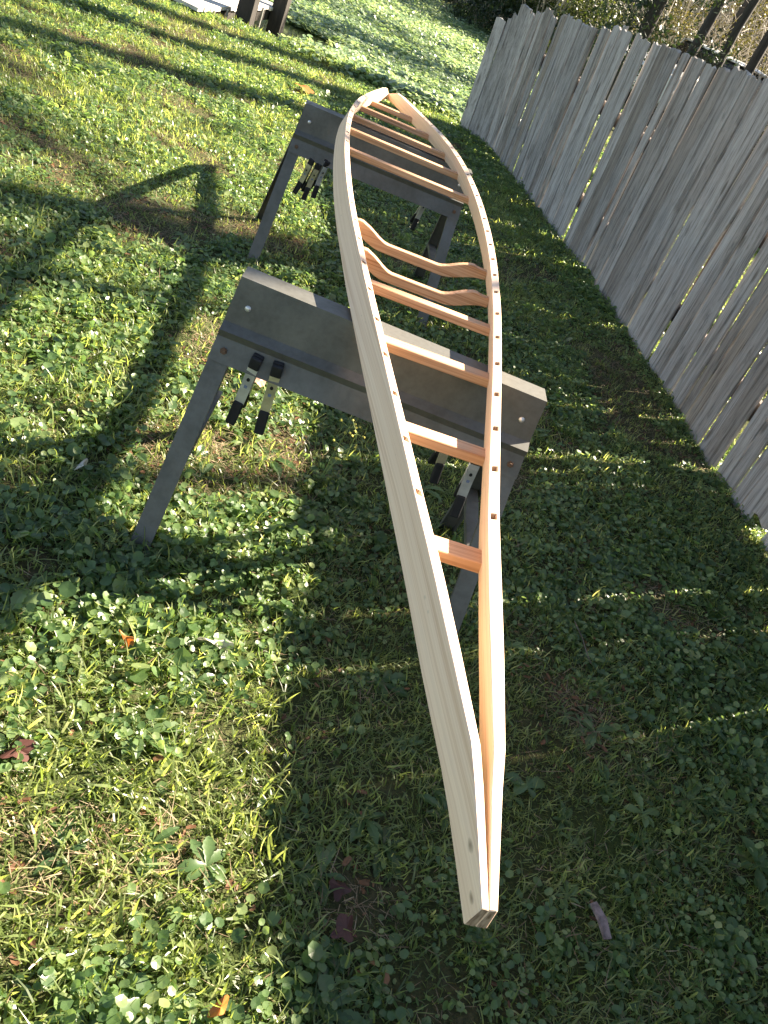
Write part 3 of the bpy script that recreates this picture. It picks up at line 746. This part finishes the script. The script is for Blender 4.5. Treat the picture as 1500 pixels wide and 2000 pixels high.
for tp in (0.12, 1.55, 3.0, 4.5, 6.0, 7.5, 9.0):
    xa, ya = fpos(tp); m = MB(); a = Vector((xa + 0.13, ya, -0.1)) - fo; b = Vector((xa + 0.13 - 0.055, ya, 0.92)) - fo
    m.bar(a, b, (0.042, 0, 0), (0, 0.042, 0)); m.build('post', RAIL, fence)

# ------------------------------------------------------------------ dock at the water's edge
M_DECK = mat_plain('sunbleached_deck_boards', (0.52, 0.49, 0.44), 0.75, 0, 0.22, 9, 0.3)
M_POST = mat_bark('dark_dock_post', (0.040, 0.033, 0.027))
M_RODS = mat_plain('grey_rod', (0.35, 0.34, 0.32), 0.5, 0.5, 0.2)
M_SILL = mat_plain('pale_pinkish_timber', (0.42, 0.33, 0.27), 0.8, 0, 0.25, 10)
dock = empty('dock', (-1.5, 9.0, 0)); tag(dock, 'low dock of sun bleached boards with dark square posts at the top left', 'dock')
do = Vector((-1.5, 9.0, 0))
A0 = Vector((-1.49, 8.71, 0.04)); e_ = Vector((0.216, 0.976, 0)); q_ = Vector((-0.976, 0.216, 0)) ; Wd = 1.7
pos = 0.0
while pos < 2.55:
    w = 0.135
    a = A0 + e_ * (pos + w / 2); m = MB(); jit = random.uniform(-0.012, 0.012)
    zz = -0.014 * (pos > 0.9) - 0.012 * (pos > 2.0)
    m.bar(a - do + e_ * 0 + Vector((0, 0, zz)) - q_ * jit, a + q_ * Wd - do + Vector((0, 0, zz)), e_ * (w / 2 - 0.003), (0, 0, 0.016))
    m.build('plank', M_DECK, dock)
    pos += w + (0.03 if any(abs(pos - g) < 0.08 for g in (0.95, 2.05)) else 0.004)
for off in (0.05, 0.85, 1.62):
    m = MB(); a = A0 + q_ * off + Vector((0, 0, -0.085)); m.bar(a - do + e_ * 0.1, a + e_ * 2.55 - do + Vector((0, 0, -0.02)), q_ * 0.02, (0, 0, 0.05)); m.build('joist', M_POST, dock)
for (px, py, zt) in ((-1.155, 9.48, 1.15), (-0.925, 10.95, 1.15), (-3.0, 9.9, 1.15), (-2.75, 11.4, 1.15)):
    m = MB(); m.bar(Vector((px, py, -0.75)) - do, Vector((px, py, zt)) - do, e_ * 0.075, q_ * 0.075); m.build('post', M_POST, dock)
for d_, l in ((0.35, 0.20), (0.72, 0.28), (1.45, 0.24), (1.85, 0.25), (2.25, 0.30)):
    p = A0 + e_ * d_ - q_ * 0.015; m = MB(); m.tube([p - do + Vector((0, 0, 0.0)), p - do + Vector((0, 0, -l))], 0.012, 6); m.build('rod', M_RODS, dock)
m = MB(); p = Vector((-1.08, 9.75, -0.30)); m.bar(p - do, p + e_ * 0.95 - do, q_ * 0.05, (0, 0, 0.07)); m.build('sill', M_SILL, dock)
for d_ in (0.55, 1.3):
    p = A0 + e_ * d_ + q_ * 0.25; m = MB(); m.tube([p - do + Vector((0, 0, 0.02)), p - do + Vector((0, 0, 0.85))], 0.011, 6); m.build('upright_rod', M_RODS, dock)

# ------------------------------------------------------------------ trees, shrubs, far wood
BARK = mat_bark('tree_bark', (0.115, 0.095, 0.078)); BARK_D = mat_bark('dark_bark', (0.055, 0.047, 0.040)); TWIG = mat_plain('pale_dry_twigs', (0.40, 0.35, 0.28), 0.8, 0, 0.3, 12)
FOL = [(0.0, (0.018, 0.036, 0.010)), (0.4, (0.045, 0.075, 0.020)), (0.75, (0.085, 0.115, 0.035)), (1.0, (0.15, 0.165, 0.06))]
FOLD = [(0.0, (0.012, 0.024, 0.012)), (0.5, (0.026, 0.048, 0.022)), (1.0, (0.055, 0.085, 0.040))]
FOLY = [(0.0, (0.045, 0.045, 0.018)), (0.4, (0.085, 0.080, 0.036)), (0.8, (0.14, 0.12, 0.065)), (1.0, (0.22, 0.19, 0.12))]
M_FOL = mat_leaf('tree_leaves', FOL, 0.35); M_FOLD = mat_leaf('dark_evergreen_leaves', FOLD, 0.2); M_FOLY = mat_leaf('yellowing_leaves', FOLY, 0.4, 0.4, 0.5)
def leaf_cloud(centers, n, lr, asp=0.6):
    V, F = [], []
    for _ in range(n):
        c, r = random.choice(centers)
        d = Vector((random.gauss(0, 1), random.gauss(0, 1), random.gauss(0, 1))).normalized() * r * random.random() ** 0.45
        p = Vector(c) + Vector((d.x, d.y, d.z * 0.8)); nr = Vector((random.gauss(0, 1), random.gauss(0, 1), random.gauss(0.4, 1))).normalized()
        a = nr.orthogonal().normalized(); ph = random.uniform(0, 6.28); bb = nr.cross(a)
        u = a * math.cos(ph) + bb * math.sin(ph); v = nr.cross(u); L = lr * random.uniform(0.6, 1.4); b = len(V)
        V += [tuple(p - u * L), tuple(p + v * L * asp), tuple(p + u * L), tuple(p - v * L * asp)]; F.append((b, b + 1, b + 2, b + 3))
    return V, F
def trunk_mesh(h, r, lean, limbs):
    m = MB(); n = 9; pts_ = [(lean[0] * (i / n) * h + 0.05 * math.sin(i * 1.3), lean[1] * (i / n) * h + 0.05 * math.cos(i * 1.7), -0.3 + (h + 0.3) * i / n) for i in range(n + 1)]
    m.tube(pts_, [r * (1.25 - 0.9 * i / n) if i else r * 1.5 for i in range(n + 1)], 9)
    tips = []
    for _ in range(limbs):
        i = random.randrange(6, n); p = Vector(pts_[i]); az = random.uniform(0, 6.28); L = random.uniform(1.2, 2.8) * h / 12
        q = p + Vector((math.cos(az) * L * 0.5, math.sin(az) * L * 0.5, L * 0.35)); e = p + Vector((math.cos(az) * L, math.sin(az) * L, L * 0.55))
        m.tube([p, q, e], [r * 0.3, r * 0.2, r * 0.06], 5); tips.append(tuple(e))
    tips.append(pts_[-1]); return m, tips
TREES = []
def make_tree_kind(h, r, lean, limbs, bark, leafmat, n, crown_r, lr):
    root = empty('tree'); tm, tips = trunk_mesh(h, r, lean, limbs)
    tm.build('trunk', bark, root, True)
    V, F = leaf_cloud([(t, crown_r * random.uniform(0.7, 1.2)) for t in tips], n, lr); mesh('crown', V, F, leafmat, root)
    return root
# off to the right: three tall trees whose trunks throw the long shadows on the lawn
kindA = make_tree_kind(19, 0.20, (0.004, 0.0), 4, BARK, M_FOL, 500, 1.3, 0.16)
def sun_line(perp, k): return (perp * math.cos(SUN_AZ) + k * math.sin(SUN_AZ), -perp * math.sin(SUN_AZ) + k * math.cos(SUN_AZ))
GT_ = 'tall trees beyond the fence'
first = True
for perp, kk, sc_, lab in ((-6.22, 15.0, 1.0, 'tall straight tree standing right of the fence, outermost on the right'), (-7.2, 13.6, 0.95, 'tall tree beyond the right fence, between two others'), (-8.05, 12.4, 0.92, 'tall tree beyond the right fence, nearest to the far fence end')):
    o = kindA if first else copy_tree(kindA); first = False
    x, y = sun_line(perp, kk); o.location = (x, y, 0); o.scale = (sc_, sc_, sc_); tag(o, lab, 'tree', GT_)
kE = make_tree_kind(13, 0.16, (0.0, 0.0), 3, BARK, M_FOL, 260, 1.0, 0.14)
# unseen leaf clusters added to the bare tree to dapple frame and grass
V, F = leaf_cloud([((random.gauss(0, 0.30) * 0.42, random.gauss(0, 0.30) * -0.9, z), r_) for z, r_ in ((7.4, 0.34), (8.1, 0.4), (8.5, 0.36), (8.9, 0.42), (9.4, 0.40), (9.9, 0.4))] + [((0.5, -0.75, 8.3), 0.3), ((-0.35, 0.6, 8.8), 0.3), ((0.3, -0.5, 9.3), 0.3)], 420, 0.085, 0.5)
mesh('dapple_foliage', V, F, M_FOL, kE)
for perp, kk, sc_, lab in ((-3.68, 13.0, 1.0, 'tall bare trunked tree well right of the fence, outside the picture'), (-2.98, 10.5, 0.42, 'slender sapling right of the fence, outside the picture'), (-1.92, 9.2, 0.36, 'thin sapling close behind the right fence, outside the picture')):
    o = kE if kk == 13.0 else copy_tree(kE)
    if kk != 13.0:
        for ch in list(o.children):
            if ch.name.startswith('dapple_foliage'): bpy.data.objects.remove(ch)
    x, y = sun_line(perp, kk); o.location = (x, y, 0); o.scale = (sc_, sc_, 1.0); tag(o, lab, 'tree', GT_)
kB = make_tree_kind(11, 0.080, (-0.03, 0.01), 8, BARK_D, M_FOL, 700, 1.1, 0.15)
kC = make_tree_kind(13, 0.085, (0.02, 0.02), 9, BARK_D, M_FOLY, 700, 1.2, 0.15)
kD = make_tree_kind(10, 0.075, (-0.05, 0.0), 7, BARK_D, M_FOL, 500, 1.0, 0.14)
def at(azd, dist): return (CX + dist * math.sin(R(azd)), dist * math.cos(R(azd)))
wood = [(kC, 9.6, 31, 1.0), (kB, 10.6, 33, 1.0), (kC, 11.7, 30, 1.1), (kB, 13.3, 27, 1.0), (kD, 14.6, 29, 1.0), (kB, 16.0, 31, 1.2), (kC, 18.9, 26, 1.0), (kB, 20.25, 19, 1.1), (kD, 21.3, 23, 1.2),
        (kB, 21.9, 18.5, 0.9), (kC, 23.3, 19.5, 1.0), (kD, 24.0, 25, 1.1), (kB, 25.2, 17, 1.2), (kC, 26.5, 22, 1.0), (kD, 22.6, 30, 1.0), (kB, 19.4, 34, 1.2), (kC, 7.0, 36, 1.1), (kB, 4.2, 38, 1.1), (kD, 1.0, 37, 1.1), (kC, -3, 39, 1.0), (kB, -8, 38, 1.0), (kD, 17.2, 22, 0.9)]
used = set()
words = ['slender dark trunk', 'thick pale barked tree', 'thin leaning sapling']
places = ['by the dark far shore left of the fence top', 'just above the highest far fence boards', 'above the gap in the fence top', 'behind the fence left of the dark evergreen', 'beside the dark evergreen', 'just behind the dark evergreen', 'right of the dark evergreen', 'just left of the parked car', 'behind the left half of the parked car', 'standing in front of the parked car', 'right of the parked car', 'at the right edge of the picture', 'outside the right edge, near the fence', 'outside the right edge, farther back', 'far back behind the parked car', 'far back above the fence middle', 'on the far shore past the pond', 'on the far shore straight beyond the frame tip', 'on the far shore above the pond weeds', 'on the far shore beyond the dock', 'on the far shore well left of the dock', 'behind the dark evergreen, showing through it']
for i, (kd, a, d_, s_) in enumerate(wood):
    o = kd if kd not in used else copy_tree(kd); used.add(kd)
    x, y = at(a, d_); o.location = (x, y, ground_h(x, y)); o.scale = (s_,) * 3; o.rotation_euler = (0, 0, random.uniform(0, 6.28))
    tag(o, ('slender dark tree trunk ' if kd is kB else 'thick brown tree trunk ' if kd is kC else 'thin dark sapling ') + places[i], 'tree', 'trees of the wood beyond the fence')
# dark evergreen with low boughs
ev = empty('evergreen_tree'); tm = MB(); tm.tube([(0, 0, -0.3), (0.02, 0, 2), (0, 0.05, 6)], [0.14, 0.11, 0.03], 8); tm.build('trunk', BARK_D, ev, True)
cs = [((random.gauss(0, 0.75 * (1 - z / 7)), random.gauss(0, 0.75 * (1 - z / 7)), z), 0.5) for z in np.linspace(0.3, 6, 34)]
V, F = leaf_cloud(cs, 12000, 0.045, 0.35); mesh('crown', V, F, M_FOLD, ev)
x, y = at(17.3, 17); ev.location = (x, y, 0); tag(ev, 'dark dense evergreen with low boughs rising behind the middle of the fence', 'tree')
# shrubs
def make_shrub(leafmat, n, r, lr, twigs):
    cs = [((random.gauss(0, r * 0.55), random.gauss(0, r * 0.55), abs(random.gauss(r * 0.8, r * 0.45))), r * 0.35) for _ in range(14)]
    m = MB(); V, F = leaf_cloud(cs, n, lr); m.add(V, F); nl = len(F)
    for _ in range(twigs):
        az = random.uniform(0, 6.28); t = random.uniform(0.1, 0.8); L = r * random.uniform(1.4, 2.6)
        d = Vector((math.cos(az) * math.sin(t), math.sin(az) * math.sin(t), math.cos(t)))
        p1 = d * L * 0.5 + Vector((random.gauss(0, .06), random.gauss(0, .06), 0)); p2 = d * L
        m.tube([(0, 0, 0), p1, p2], [0.016, 0.010, 0.004], 5)
        for _ in range(3):
            s0 = p1.lerp(p2, random.random()); m.tube([s0, s0 + Vector((random.gauss(0, .3), random.gauss(0, .3), random.gauss(.1, .25))) * r], [0.006, 0.003], 4)
    o = source('undergrowth', m.v, m.f, leafmat); o.data.materials.append(TWIG)
    o.data.polygons.foreach_set('material_index', [0] * nl + [1] * (len(m.f) - nl)); return o
usrc = [make_shrub(M_FOL, 6500, 1.0, 0.020, 14), make_shrub(M_FOL, 6500, 1.0, 0.020, 14), make_shrub(M_FOLY, 5500, 1.0, 0.019, 34), make_shrub(M_FOLY, 5500, 1.0, 0.019, 34), make_shrub(M_FOLD, 3800, 1.1, 0.034, 10), make_shrub(M_FOLD, 3800, 1.1, 0.034, 10)]
pts, rot, sc, idx = [], [], [], []
for i in range(120):
    a = random.uniform(8.5, 32); d_ = random.uniform(20, 38)
    if a < 18.5 and d_ < 24: d_ += 12
    if 20.0 < a < 24 and d_ < 25: d_ += 9
    x, y = at(a, d_); pts.append((x, y, ground_h(x, y) - 0.1)); rot.append((0, 0, random.uniform(0, 6.28))); sc.append(random.uniform(0.8, 1.8))
    idx.append(random.choice((0, 1, 2, 3, 2, 3, 4)) if a > 18.5 else random.choice((0, 1, 4, 5, 4, 5)))
for a in np.linspace(-14, 13, 34):
    x, y = at(a + random.uniform(-.5, .5), random.uniform(33.2, 36.5)); pts.append((x, y, ground_h(x, y) - 0.1)); rot.append((0, 0, random.uniform(0, 6.28))); sc.append(random.uniform(1.3, 2.2)); idx.append(random.choice((4, 5, 4, 0)))
scatter('undergrowth', pts, rot, sc, idx, usrc)
# far-off mass of the wood
cs = []
for _ in range(420):
    a = random.uniform(-30, 62); d_ = random.uniform(40, 62); x, y = at(a, d_); cs.append(((x, y, random.uniform(0.3, 12)), 2.0))
for _ in range(300):  # wood carried on unseen to the right, added to block low sky light
    a = random.uniform(62, 165); d_ = random.uniform(24, 44); x, y = at(a, d_); cs.append(((x, y, random.uniform(0.3, 12)), 2.3))
V, F = leaf_cloud(cs, 46000, 0.29)
fw_ = mesh('far_wood', V, F, M_FOL); tag(fw_, kind='stuff')
m = MB()
for _ in range(190):
    a = random.uniform(-30, 165); d_ = random.uniform(38, 60); x, y = at(a, d_); r_ = random.uniform(0.06, 0.2)
    m.tube([(x, y, -0.3), (x + random.gauss(0, .3), y, 6), (x + random.gauss(0, .6), y, 13)], [r_ * 1.2, r_, r_ * 0.4], 6)
tk = m.build('far_trunks', BARK_D, None, True); tag(tk, kind='stuff')
# fallen log on the far shore
lg = MB(); x0, y0 = at(3.8, 30.6); x1, y1 = at(9.9, 31.4)
lg.tube([(x0, y0, -0.18), ((x0 + x1) / 2, (y0 + y1) / 2, -0.12), (x1, y1, -0.1)], [0.10, 0.13, 0.11], 9)
lgo = lg.build('fallen_log', TWIG, None, True); tag(lgo, 'pale fallen log lying along the far edge of the pond', 'log')

# ------------------------------------------------------------------ parked car beyond the fence
PAINT = mat_plain('pale_car_paint', (0.62, 0.62, 0.60), 0.3, 0.1, 0.04, 6); GLASS = mat_plain('dark_car_glass', (0.012, 0.014, 0.016), 0.08, 0, 0.1, 5)
TYRE = mat_plain('tyre_rubber', (0.02, 0.02, 0.02), 0.8, 0, 0.2, 20)
car = empty('parked_car'); tag(car, 'pale car with dark windows parked among the trees, only its roof showing over the fence', 'car')
def loft(secs, mat, name, parent):
    # secs: list of (x, [(y,z)...]) cross-sections along x
    n = len(secs[0][1]); V = [(x, y, z) for x, pr in secs for (y, z) in pr]; F = []
    for i in range(len(secs) - 1):
        for k in range(n): F.append((i * n + k, i * n + (k + 1) % n, (i + 1) * n + (k + 1) % n, (i + 1) * n + k))
    F += [tuple(range(n))[::-1], tuple((len(secs) - 1) * n + k for k in range(n))]
    return mesh(name, V, F, mat, parent)
def sec(w, z0, z1, tw): return [(-w, z0), (-w * 1.02, (z0 + z1) / 2), (-tw, z1), (tw, z1), (w * 1.02, (z0 + z1) / 2), (w, z0)]
bevel(loft([(-2.2, sec(0.78, 0.35, 0.80, 0.70)), (-1.9, sec(0.86, 0.28, 0.93, 0.8)), (-0.9, sec(0.88, 0.25, 0.98, 0.82)), (1.2, sec(0.88, 0.25, 0.97, 0.82)), (2.0, sec(0.86, 0.3, 0.92, 0.78)), (2.15, sec(0.78, 0.4, 0.8, 0.7))], PAINT, 'body', car), 0.04, 2)
bevel(loft([(-1.05, sec(0.80, 0.96, 1.0, 0.78)), (-0.45, sec(0.80, 0.96, 1.40, 0.60)), (1.1, sec(0.80, 0.96, 1.40, 0.60)), (1.75, sec(0.80, 0.95, 1.0, 0.76))], GLASS, 'windows', car), 0.02, 1)
bevel(loft([(-0.52, sec(0.66, 1.385, 1.42, 0.60)), (0.3, sec(0.68, 1.385, 1.46, 0.58)), (1.15, sec(0.66, 1.385, 1.42, 0.60))], PAINT, 'roof', car), 0.015, 2)
for x in (-0.5, 0.35, 1.12):
    for s_ in (-1, 1):
        m = MB(); m.bar((x, s_ * 0.835, 0.96), (x, s_ * 0.64, 1.41), (0.035, 0, 0), (0, 0.012, 0.006)); m.build('pillar', PAINT, car)
for x in (-1.35, 1.3):
    for s_ in (-1, 1):
        m = MB(); m.tube([(x, s_ * 0.68, 0.32), (x, s_ * 0.90, 0.32)], 0.32, 20); w = m.build('wheel', TYRE, car)
        m = MB(); m.tube([(x, s_ * 0.895, 0.32), (x, s_ * 0.908, 0.32)], 0.2, 16); m.build('rim', STEEL, w)
x, y = at(22.0, 21); car.scale = (1.09,) * 3; car.location = (x, y, 0.02); car.rotation_euler = (0, 0, R(35))

# ------------------------------------------------------------------ small things on the lawn
def leaf_shape(lobes, L, w, n=26):
    V, F = [(0, 0, 0.004)], []
    for i in range(n):
        t = 2 * math.pi * i / n; r = (0.62 + 0.38 * abs(math.cos(t * lobes / 2)) ** 1.5) if lobes else 1.0
        V.append((L * r * math.cos(t), w * r * math.sin(t), 0.012 * math.sin(2 * t) * r + random.uniform(-.002, .002)))
    F = [(0, 1 + i, 1 + (i + 1) % n) for i in range(n)]
    return V, F
def ground_leaf(name, x, y, L, w, lobes, mat, rz, label, cat, dz=0.03, tilt=(0.1, 0.1)):
    V, F = leaf_shape(lobes, L, w); o = mesh(name, V, F, mat); o.location = (x, y, ground_h(x, y) + dz); o.rotation_euler = (tilt[0], tilt[1], rz)
    return tag(o, label, cat)
M_RED = mat_leaf('reddish_dead_leaf', [(0, (0.07, 0.026, 0.020)), (1, (0.10, 0.042, 0.034))], 0.25, 0.6, 0.25, (1.2, 0.8, 0.6))
M_DARKLEAF = mat_leaf('dark_dead_leaf', [(0, (0.05, 0.022, 0.020)), (1, (0.09, 0.04, 0.033))], 0.15, 0.6, 0.25, (1.2, 0.8, 0.6))
M_PALE = mat_leaf('pale_dead_leaf', [(0, (0.42, 0.40, 0.34)), (1, (0.52, 0.48, 0.40))], 0.2, 0.6, 0.3, (1, 1, 0.9))
M_OR = mat_leaf('orange_dead_leaf', [(0, (0.30, 0.10, 0.025)), (1, (0.42, 0.16, 0.04))], 0.3, 0.5, 0.3, (1.3, 0.9, 0.5))
M_PINK = mat_leaf('pinkish_dead_leaf', [(0, (0.42, 0.24, 0.18)), (1, (0.55, 0.34, 0.26))], 0.3, 0.5, 0.3, (1.1, 0.9, 0.7))
ground_leaf('fallen_leaf', -0.572, 0.987, 0.034, 0.03, 5, M_RED, 0.5, 'reddish brown lobed leaf lying in sunlit grass at the left edge', 'leaf', 0.02, (-0.1, -0.25))
ground_leaf('fallen_leaf', 0.055, 0.763, 0.03, 0.026, 5, M_DARKLEAF, 1.1, 'dark maroon lobed leaf on the shaded grass left of the frame tip', 'leaf', 0.025)
ground_leaf('fallen_leaf', 0.04, 0.84, 0.026, 0.02, 5, M_DARKLEAF, 2.1, 'dark maroon curled leaf in shade a little farther from the frame tip', 'leaf', 0.022)
ground_leaf('fallen_leaf', -0.678, 1.806, 0.030, 0.008, 0, M_PALE, 1.35, 'pale long narrow leaf on shaded grass left of the near sawhorse leg', 'leaf', 0.04, (0.3, 0.2))
ground_leaf('fallen_leaf', -0.448, 1.29, 0.022, 0.008, 0, M_OR, -0.6, 'small orange leaf in the sunlit grass left of the near sawhorse foot', 'leaf', 0.035)
ground_leaf('fallen_leaf', -0.262, 1.348, 0.042, 0.008, 0, M_PALE, 0.1, 'pale straw strip lying flat on sunlit grass below the near leg foot', 'leaf', 0.03)
ground_leaf('fallen_leaf', -0.293, 2.513, 0.035, 0.025, 3, M_PINK, 0.8, 'pinkish curled leaf on the grass seen below the two near clamps', 'leaf', 0.05, (0.5, 0.2))
ground_leaf('fallen_leaf', -0.365, 2.647, 0.05, 0.032, 3, M_DARKLEAF, 0.2, 'brown crumpled leaf on the grass beside the near clamps', 'leaf', 0.04, (0.3, 0.4))
ground_leaf('fallen_leaf', -0.43, 7.31, 0.09, 0.07, 5, M_OR, 0.2, 'rusty brown leaf on grass behind the far sawhorse left end', 'leaf', 0.06)
ground_leaf('fallen_leaf', -0.15, 0.60, 0.02, 0.010, 0, M_OR, 0.9, 'small rusty leaf near the bottom edge where sun meets shade', 'leaf', 0.035)
# bark strip
m = MB(); m.add([(-.011, -.042, 0), (.010, -.044, .003), (.013, .0, .010), (.009, .045, .003), (-.010, .043, 0), (-.013, .005, .007), (-.011, -.042, -.006), (.010, -.044, -.004), (.013, 0, .002), (.009, .045, -.004), (-.010, .043, -.006), (-.013, .005, 0)],
    [(0, 1, 2, 5), (5, 2, 3, 4), (6, 11, 8, 7), (11, 10, 9, 8), (0, 6, 7, 1), (1, 7, 8, 2), (2, 8, 9, 3), (3, 9, 10, 4), (4, 10, 11, 5), (5, 11, 6, 0)])
o = m.build('bark_strip', mat_plain('greyish_bark_chip', (0.15, 0.115, 0.11), 0.8, 0, 0.6, 60)); o.location = (0.588, 0.871, 0.035 + ground_h(0.588, 0.871)); o.rotation_euler = (0.15, 0.1, 0.35); o.scale = (0.8, 0.8, 0.8); tag(o, 'greyish strip of bark lying on shaded grass right of the frame tip', 'bark')
m = MB(); m.tube([(0.723, 1.764, 0.05), (0.738, 1.70, 0.045), (0.742, 1.67, 0.04), (0.755, 1.625, 0.03)], [0.0014, 0.0018, 0.0016, 0.001], 5); o = m.build('twig', BARK); tag(o, 'thin pale twig lying on the shaded grass right of the frame', 'twig')
# broad-leaved weeds
def weed(x, y, n, L, w, label, rz=0.0):
    rv, rf = rosette(n, L, w, M_CLOV); o = mesh('broad_leaf_weed', rv, rf, M_CLOV, smooth=True); o.location = (x, y, ground_h(x, y) + 0.012); o.rotation_euler = (0, 0, rz)
    return tag(o, label, 'weed')
weed(-0.20, 0.84, 8, 0.055, 0.022, 'broad leaved weed in the sun at the shadow edge, lower left')
weed(-0.30, 0.55, 6, 0.06, 0.024, 'broad leaved weed in sunlit grass at the bottom left corner', 1.0)
weed(0.484, 1.169, 4, 0.05, 0.028, 'greyish lobed weed leaf cluster in shade just right of the frame', 0.4)
weed(0.79, 1.175, 5, 0.062, 0.026, 'yellowish broad leaved weed in shade at the lower right', 2.0)
weed(0.965, 2.129, 7, 0.085, 0.034, 'pale lobed weed on shaded grass between the frame and the fence', 0.9)
weed(1.08, 1.1, 6, 0.07, 0.03, 'dark broad leaved weed at the right edge in shade', 0.9)
# tall flowering weed by the near sawhorse
M_STALK = mat_plain('green_stalk', (0.16, 0.22, 0.06), 0.6, 0, 0.2, 60); M_FLOWER = mat_plain('yellow_flower', (0.55, 0.50, 0.08), 0.6, 0, 0.2, 60)
def flower(x, y, tops, label):
    root = empty('flowering_weed', (x, y, ground_h(x, y))); m = MB(); fl = MB(); lv, lf = rosette(7, 0.08, 0.016, M_CLOV)
    for (tx, ty, tz) in tops:
        m.tube([(0, 0, 0), (tx * 0.4, ty * 0.4, tz * 0.55), (tx, ty, tz)], [0.0022, 0.0018, 0.001], 5)
        for _ in range(6):
            d = Vector((random.gauss(0, .018), random.gauss(0, .018), random.uniform(-.05, .01))); p = Vector((tx, ty, tz)) + d
            m.tube([Vector((tx, ty, tz)) * 0.93, p], [0.0009, 0.0006], 4); fl.dome(p, (random.gauss(0, .4), random.gauss(0, .4), 1), 0.0045, 0.005, 6, 2)
    m.build('stalk', M_STALK, root); fl.build('flower_heads', M_FLOWER, root)['kind'] = 'stuff'; mesh('leaves', lv, lf, M_CLOV, root)
    return tag(root, label, 'weed')
flower(-0.05, 2.12, [(0.02, 0.0, 0.23), (0.05, 0.02, 0.14)], 'tall yellow flowered weed beside the left side of the frame under the near sawhorse')
flower(0.03, 2.30, [(0.0, -0.02, 0.12)], 'short yellow flowered weed close to the boat frame side')
